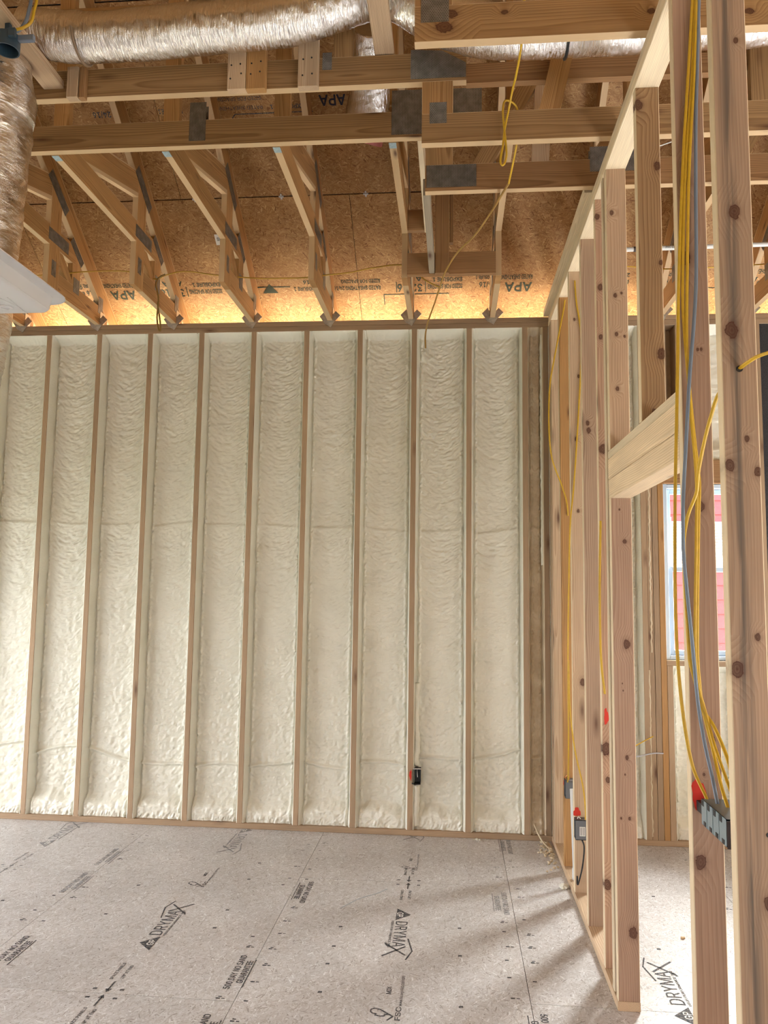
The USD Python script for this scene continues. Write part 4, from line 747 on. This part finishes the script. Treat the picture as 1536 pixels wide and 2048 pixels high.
K4 = [(3.921,-3.256,3.63),(3.906,-3.256,3.35),(3.882,-3.256,3.02),(3.868,-3.256,2.68),(3.862,-3.256,2.45),(3.868,-3.258,2.25),(3.878,-3.26,2.06),(3.874,-3.26,1.90),(3.866,-3.26,1.70),(3.862,-3.26,1.556),(3.866,-3.265,1.46),(3.882,-3.275,1.38),(3.892,-3.31,1.30),(3.902,-3.37,1.22),(3.906,-3.43,1.16),(3.905,-3.46,1.10)]
G = [(3.928,-3.256,3.62),(3.914,-3.256,3.335),(3.906,-3.256,3.169),(3.900,-3.256,2.925),(3.897,-3.256,2.765),(3.892,-3.258,2.639),(3.881,-3.260,2.514),(3.864,-3.266,2.359),(3.847,-3.270,2.146),(3.836,-3.270,1.995),(3.833,-3.270,1.847),(3.840,-3.270,1.730),(3.852,-3.270,1.570),(3.862,-3.272,1.413),(3.872,-3.29,1.301),(3.882,-3.325,1.20),(3.886,-3.365,1.11)]
cable('yellow_cable', 'yellow cable hanging furthest left beside the jamb stud, down into the four-gang box', K1, YELLOW, 0.005, 0.62)
cable('yellow_cable', 'yellow cable in the middle of the bundle on the jamb stud, crossing under another one', K2, YELLOW, 0.005, 0.62)
cable('yellow_cable', 'yellow cable from behind the front stud, crossing over the bundle on the jamb stud', K3, YELLOW, 0.0055, 0.62)
cable('yellow_cable', 'yellow cable lying against the jamb stud behind the crossing pair', K4, YELLOW, 0.0048, 0.62)
cable('grey_cable', 'slate grey cable hanging down the jamb stud among the yellow ones', G, GREYCABLE, 0.0055, 0.7)
cable('yellow_cable', 'short yellow cable coming out of the drilled hole in the front stud', [(3.893,-3.575,2.298),(3.895,-3.60,2.300),(3.901,-3.625,2.304),(3.914,-3.668,2.308),(3.945,-3.75,2.300),(3.99,-3.86,2.27)], YELLOW, 0.0062, 0.7)
hole = trimesh.creation.cylinder(0.0085, 0.0012, sections=20); hole.apply_transform(trimesh.transformations.rotation_matrix(np.pi / 2, [1, 0, 0])); hole.apply_translation((3.892, -3.5905, 2.297)); obj('drilled_hole', hole, BLACK, part, label='dark drilled hole')
hole2 = trimesh.creation.cylinder(0.006, 0.0012, sections=16); hole2.apply_transform(trimesh.transformations.rotation_matrix(np.pi / 2, [1, 0, 0])); hole2.apply_translation((3.925, -3.5905, 1.14)); obj('drilled_hole', hole2, BLACK, part)
cable('yellow_cable', 'thin yellow cable bowing across the two partition studs nearest the back wall', [(3.884,-0.600,3.623),(3.870,-0.600,3.538),(3.806,-0.610,3.207),(3.779,-0.615,3.040),(3.771,-0.615,2.795),(3.788,-0.610,2.576),(3.853,-0.597,2.391),(3.883,-0.596,2.284),(3.89,-0.591,2.20)], YELLOW, 0.0048)
cable('yellow_cable', 'long thin yellow cable running down the third partition stud to the far small box', [(3.884,-1.010,3.587),(3.891,-1.010,3.462),(3.918,-1.010,3.205),(3.895,-1.012,2.753),(3.864,-1.012,2.335),(3.842,-1.02,2.137),(3.832,-1.02,1.909),(3.820,-1.02,1.383),(3.820,-1.01,0.90),(3.832,-0.90,0.66),(3.862,-0.66,0.56)], YELLOW, 0.0048)
cable('yellow_cable', 'thin yellow cable slanting down to the grey box with the white label', [(3.821,-1.030,1.326),(3.828,-1.022,1.044),(3.854,-1.016,0.822),(3.893,-1.03,0.630),(3.905,-1.04,0.50),(3.903,-1.045,0.44)], YELLOW, 0.0045)
cable('yellow_cable', 'yellow cable running down behind the header, behind the trimmer stud', [(3.845,-1.93,2.05),(3.838,-1.93,1.80),(3.836,-1.93,1.55),(3.846,-1.90,1.38),(3.862,-1.885,1.25)], YELLOW, 0.0055)
cable('yellow_cable', 'yellow cable hanging in a long narrow loop over a low chord', [(3.425,-2.87,4.05),(3.420,-2.80,3.92),(3.420,-2.72,3.872),(3.418,-2.60,3.872),(3.413,-2.48,3.880),(3.408,-2.40,3.887),(3.398,-2.34,3.848),(3.381,-2.320,3.768),(3.372,-2.320,3.686),(3.361,-2.320,3.617),(3.366,-2.320,3.594),(3.378,-2.320,3.599),(3.387,-2.320,3.639),(3.383,-2.320,3.709),(3.376,-2.322,3.780),(3.372,-2.322,3.850),(3.381,-2.320,3.892),(3.408,-2.31,3.895),(3.436,-2.28,3.885),(3.447,-2.24,3.85),(3.44,-2.2,3.75),(3.42,-2.0,3.68)], YELLOW, 0.0048)
cable('yellow_cable', 'tan-yellow cable running diagonally behind hanging blocks to the top of the foam wall', [(3.42,-2.0,3.68),(3.390,-1.800,3.715),(3.363,-1.578,3.762),(3.275,-1.355,3.729),(3.177,-1.133,3.728),(3.105,-0.95,3.69),(3.065,-0.72,3.68),(3.021,-0.465,3.657),(2.976,-0.242,3.631),(2.950,-0.03,3.620),(2.945,-0.010,3.56),(2.948,-0.008,3.50)], plain('cable_tan', (0.36, 0.21, 0.05), 0.5), 0.0058)
cable('yellow_cable', 'thin yellow cable strung level through the roof trusses', [(-0.190,-0.475,3.921),(0.113,-0.475,3.928),(0.330,-0.475,3.938),(0.561,-0.475,3.951),(0.839,-0.475,3.944),(1.044,-0.475,3.884),(1.116,-0.475,3.908),(1.261,-0.475,3.934),(1.515,-0.475,3.898),(1.803,-0.475,3.870),(1.946,-0.475,3.868),(2.123,-0.475,3.868),(2.246,-0.475,3.881),(2.438,-0.475,3.898),(2.594,-0.475,3.926),(2.785,-0.475,3.943),(2.90,-0.475,3.885),(2.958,-0.475,3.832),(3.061,-0.475,3.776)], plain('cable_ochre', (0.50, 0.31, 0.05), 0.5), 0.0052)
cable('yellow_cable', 'short drooping cable end hanging from a roof truss in front of the top plate', [(1.126,-0.50,3.905),(1.083,-0.50,3.882),(1.063,-0.50,3.837),(1.072,-0.50,3.793),(1.086,-0.50,3.720),(1.081,-0.50,3.593),(1.095,-0.50,3.510),(1.110,-0.50,3.502),(1.103,-0.50,3.574),(1.085,-0.50,3.665),(1.082,-0.50,3.70)], plain('cable_brown', (0.22, 0.13, 0.03), 0.5), 0.0058)
cable('yellow_cable', 'thin yellow cable sagging between the chords beyond the partition at the upper right', [(4.2,-1.70,3.86),(4.6,-1.70,3.83),(4.95,-1.70,3.82),(5.4,-1.70,3.85)], YELLOW, 0.004)
cable('yellow_cable', 'thin yellow cable crossing behind the roof trusses beyond the partition', [(3.96,-0.40,3.82),(4.04,-0.34,3.90),(4.3,-0.32,3.96),(4.66,-0.33,3.93),(5.3,-0.33,3.95)], YELLOW, 0.004)
cable('grey_wire', 'thin pale wire between the partition and the chord plate at the upper right', [(3.95,-1.88,3.93),(4.1,-1.88,3.90),(4.25,-1.88,3.94)], PAPER, 0.003)
cable('yellow_cable', 'short cut yellow cable end beside the trimmer, in front of the double stud', [(4.26,-0.30,0.66),(4.40,-0.15,0.70),(4.53,-0.03,0.735)], YELLOW, 0.004)
cable('grey_cable', 'short bright grey cable end beside the trimmer, just below the cut yellow one', [(4.20,-0.40,0.64),(4.36,-0.2,0.625),(4.52,-0.05,0.625),(4.60,-0.012,0.62)], plain('wire_silver', (0.45, 0.46, 0.52), 0.35, 0.3), 0.005)
# white pipe under the roof beyond the partition
pp = thing('water_pipe', 'long white plastic pipe running level under the roof beyond the partition', 'pipe')
obj('tube', tube([(3.95, -1.0, 3.775), (5.9, -1.0, 3.80)], 0.0135, 16, 1), PVC, pp, smooth=True); obj('coupling', tube([(4.235, -1.0, 3.779), (4.30, -1.0, 3.78)], 0.0155, 16, 1), BROWNBLACK, pp, smooth=True)
text_on(pp, 'PVC 1120', (4.42, -1.0137, 3.775), (1, 0, 0.012), (0, -0.2, 1), 0.011, INK, bold=True)
# foundation stub of pipe inside the partition
ps = thing('pipe_stub', 'white upright plastic pipe standing inside the partition beside the small boxes', 'pipe')
obj('tube', tube([(3.880, -0.80, 0.045), (3.868, -0.79, 0.55)], 0.0125, 14, 2), PVC, ps, smooth=True); obj('socket', tube([(3.880, -0.80, 0.0385), (3.879, -0.80, 0.10)], 0.017, 14, 1), PVC, ps, smooth=True)
bc = cable('black_cable', 'dark pitch streak drawn as a looping tube below the grey labelled box', [(3.880,-1.03,0.345),(3.895,-1.04,0.30),(3.888,-1.03,0.20),(3.872,-1.02,0.12),(3.862,-1.01,0.085),(3.860,-1.01,0.13)], BLACK, 0.0042)  # a tube standing in for a streak of pitch on the wood

# ---------------------------------------------------------------- electrical boxes
g4 = thing('switch_box', 'blue-grey four-gang plastic box fixed to the jamb stud, cables entering at its top', 'electrical box')
def hollow(parent, name, lo, hi, t, m, open_axis, sign):
    lo, hi = np.array(lo, float), np.array(hi, float)
    for ax in range(3):
        for sd in (0, 1):
            if ax == open_axis and sd == (1 if sign > 0 else 0): continue
            a, b = lo.copy(), hi.copy()
            if sd == 0: b[ax] = lo[ax] + t
            else: a[ax] = hi[ax] - t
            board(parent, name, a, b, m, 'z' if ax != 2 else 'x', c=0)
gz0, gz1 = 1.080, 1.148
hollow(g4, 'box_side', (3.856, -3.500, gz0), (3.930, -3.300, gz1), 0.003, BLUE_PLASTIC, 0, 1)
for k in range(4):
    y0 = -3.494 + 0.049 * k
    board(g4, 'clamp_slot', (3.8548, y0 + 0.026, gz1 - 0.016), (3.8562, y0 + 0.043, gz1 - 0.001), BLACK, 'y', c=0); board(g4, 'clamp_slot', (3.8548, y0 + 0.010, gz0 + 0.001), (3.8562, y0 + 0.027, gz0 + 0.013), BLACK, 'y', c=0)
    if k: board(g4, 'seam_rib', (3.8545, y0 - 0.001, gz0), (3.8565, y0 + 0.001, gz1), BLUE_PLASTIC, 'z', c=0)
board(g4, 'end_plate', (3.857, -3.5025, gz0 - 0.004), (3.945, -3.5002, gz1 - 0.004), BROWNBLACK, 'z', c=0); board(g4, 'nail_bracket', (3.862, -3.300, gz0 + 0.02), (3.915, -3.2355, gz1 - 0.02), BLACK, 'z', c=0)
for k in range(6): obj('wire_end', tube([(3.93, -3.36 - 0.02 * k, gz1 - 0.02), (3.938 + 0.006 * (k % 2), -3.37 - 0.02 * k, gz1 + 0.015), (3.95, -3.38 - 0.02 * k, gz1 + 0.012 + 0.008 * (k % 3))], 0.006, 7, 4), BLACK if k % 2 else plain('wire_dark_%d' % k, (0.07, 0.075, 0.08), 0.4), g4, smooth=True)
ob = thing('outlet_box', 'black outlet box buried in the foam beside a stud, low on the foam wall', 'electrical box')
hollow(ob, 'box_side', (2.884, -0.008, 0.352), (2.937, 0.07, 0.456), 0.0025, BLACK, 1, -1)
obj('wire_end', tube([(2.91, 0.05, 0.45), (2.912, 0.02, 0.43), (2.915, 0.005, 0.40)], 0.003, 6, 4), PAPER, ob, smooth=True); board(ob, 'trim_edge', (2.883, -0.009, 0.4565), (2.940, 0.004, 0.461), WHITE, 'x', c=0); board(ob, 'nail_lug', (2.875, -0.003, 0.352), (2.8835, 0.02, 0.362), BLACK, 'x', c=0)
gb = thing('outlet_box', 'grey outlet box with a white label on the partition near the floor', 'electrical box')
hollow(gb, 'box_side', (3.847, -1.058, 0.340), (3.921, -1.0005, 0.448), 0.003, GREYBOX, 0, -1); gl_ = board(gb, 'label', (3.868, -1.0595, 0.362), (3.900, -1.0585, 0.412), PAPER, 'z', c=0, label='white paper label')
for k in range(4): board(gl_, 'label_line', (3.872 + 0.007 * k, -1.0602, 0.366), (3.874 + 0.007 * k, -1.0598, 0.408), BLACK, 'z', c=0)
obj('wire_end', tube([(3.86, -1.03, 0.44), (3.868, -1.03, 0.458), (3.88, -1.035, 0.445)], 0.003, 6, 4), PAPER, gb, smooth=True)
gc = thing('outlet_box', 'small dark grey outlet box further back on the partition, behind the white pipe', 'electrical box')
hollow(gc, 'box_side', (3.850, -0.66, 0.46), (3.925, -0.5825, 0.565), 0.003, GREYBOX, 0, -1); obj('wire_end', tube([(3.86, -0.62, 0.55), (3.855, -0.63, 0.58), (3.87, -0.64, 0.595), (3.88, -0.62, 0.56)], 0.004, 6, 4), plain('copper', (0.65, 0.30, 0.12), 0.4, 0.6), gc, smooth=True)

# bits on the floor
def lumps(name, label, cat, pts, r, m, seed, kind=None):
    rr = np.random.RandomState(seed); ms = []
    for x, y, k in pts:
        s_ = trimesh.creation.icosphere(1, r * k); v = s_.vertices; v *= 1 + 0.5 * (meshkit.noise(v * 90 + rr.rand(3) * 9)[:, None] - 0.5) * 2; v[:, 2] *= 0.7; s_.vertices = v + [x, y, 0.5 * r * k]; ms.append(s_)
    o = obj(name, trimesh.util.concatenate(ms), m, None); tag(o, label, cat, kind=kind)
rr = np.random.RandomState(4)
lumps('foam_crumbs', 'tan foam crumbs scattered in the corner by the partition', 'foam crumbs', [(3.80 - abs(rr.randn()) * 0.035 + 0.02, -0.03 - abs(rr.randn()) * 0.20, 0.6 + rr.rand()) for _ in range(110)], 0.007, FOAM_OLD, 4, 'stuff')
lumps('foam_scrap', 'white scrap of foam on the floor against the partition plate', 'foam scrap', [(3.806, -0.845, 1.0), (3.822, -0.83, 0.8), (3.80, -0.86, 0.6)], 0.022, FOAM, 5)
lumps('foam_scrap', 'small pale foam scrap near the foot of the back wall', 'foam scrap', [(3.33, -0.03, 1.0), (3.35, -0.035, 0.7), (3.31, -0.035, 0.6)], 0.011, FOAM, 6)
lumps('wood_chip', 'small orange wood chip on the floor beyond the partition', 'wood chip', [(4.307, -1.436, 1.0), (4.318, -1.43, 0.7)], 0.010, W['truss'], 7)
cable('wood_splinter', 'pale stick leaning out of the corner at the foot of the back wall', [(3.72, 0.03, 0.12), (3.76, -0.06, 0.04), (3.80, -0.15, 0.006)], FOAM_OLD, 0.006, cat='splinter')

# ---------------------------------------------------------------- unseen shell and what stands outside; openings and ground tones chosen for light
SH = lambda t, lo, hi: board(t, 'wall_board', lo, hi, SHEATH, 'x', c=0)
wl = thing('wall_left', 'unseen left side wall, its wide opening shaped to let in the light', 'wall', kind='structure')
SH(wl, (-2.62, -8.6, 0), (-2.60, -4.6, 4.4)); SH(wl, (-2.62, -4.6, 2.4), (-2.60, -0.35, 4.4)); SH(wl, (-2.62, -0.35, 0), (-2.60, 0.14, 4.4))
wf = thing('wall_front', 'unseen wall behind the camera, its opening sized to set the fill light', 'wall', kind='structure')
SH(wf, (-2.6, -8.62, 2.2), (7.4, -8.6, 4.4)); SH(wf, (-2.6, -8.62, 0), (1.5, -8.6, 2.2)); SH(wf, (2.6, -8.62, 0), (7.4, -8.6, 2.2))
wr = thing('wall_far', 'unseen far side wall beyond the partition, added to control the light', 'wall', kind='structure')
SH(wr, (7.4, -8.6, 2.2), (7.42, 0.14, 4.4)); SH(wr, (7.4, -8.6, 0), (7.42, -5.2, 2.2)); SH(wr, (7.4, -3.6, 0), (7.42, 0.14, 2.2)); SH(wr, (7.4, -5.2, 0), (7.42, -3.6, 0.9))
gl = thing('lawn', 'lawn beside and before the house, out of the picture', 'lawn', kind='structure')
gd = thing('ground', 'bare light ground behind the house', 'ground', kind='structure')
board(gd, 'soil', (-40, 0.16, -0.42), (45, 45, -0.40), GROUND, 'x', c=0)
for lo, hi in (((-40, -45, -0.42), (-2.7, 0.16, -0.40)), ((7.5, -45, -0.42), (45, 0.16, -0.40)), ((-2.7, -45, -0.42), (7.5, -8.7, -0.40))): board(gl, 'turf', lo, hi, LAWN, 'x', c=0)
nh = thing('neighbour_house', 'red house next door, seen bright through the window', 'house')
for k in range(20): prism(nh, 'siding_board', [(4.0, -0.4 + 0.17 * k), (3.985, -0.4 + 0.17 * k), (4.0, -0.4 + 0.17 * (k + 1))], (1, 0, 0), 6.9, 7.0, (0, 1), SIDING)
board(nh, 'wall', (3.4, 4.001, -0.4), (10.4, 4.2, 3.0), SIDING, 'x', c=0)
board(nh, 'window_surround', (5.72, 3.96, 1.95), (5.775, 3.985, 2.62), WHITE, 'z', c=0); board(nh, 'window_surround', (6.50, 3.96, 1.95), (6.555, 3.985, 2.62), WHITE, 'z', c=0)
for k in range(16): board(nh, 'blind_slat', (5.775, 3.965, 2.0 + 0.036 * k), (6.50, 3.983, 2.030 + 0.036 * k), BLIND, 'x', c=0)
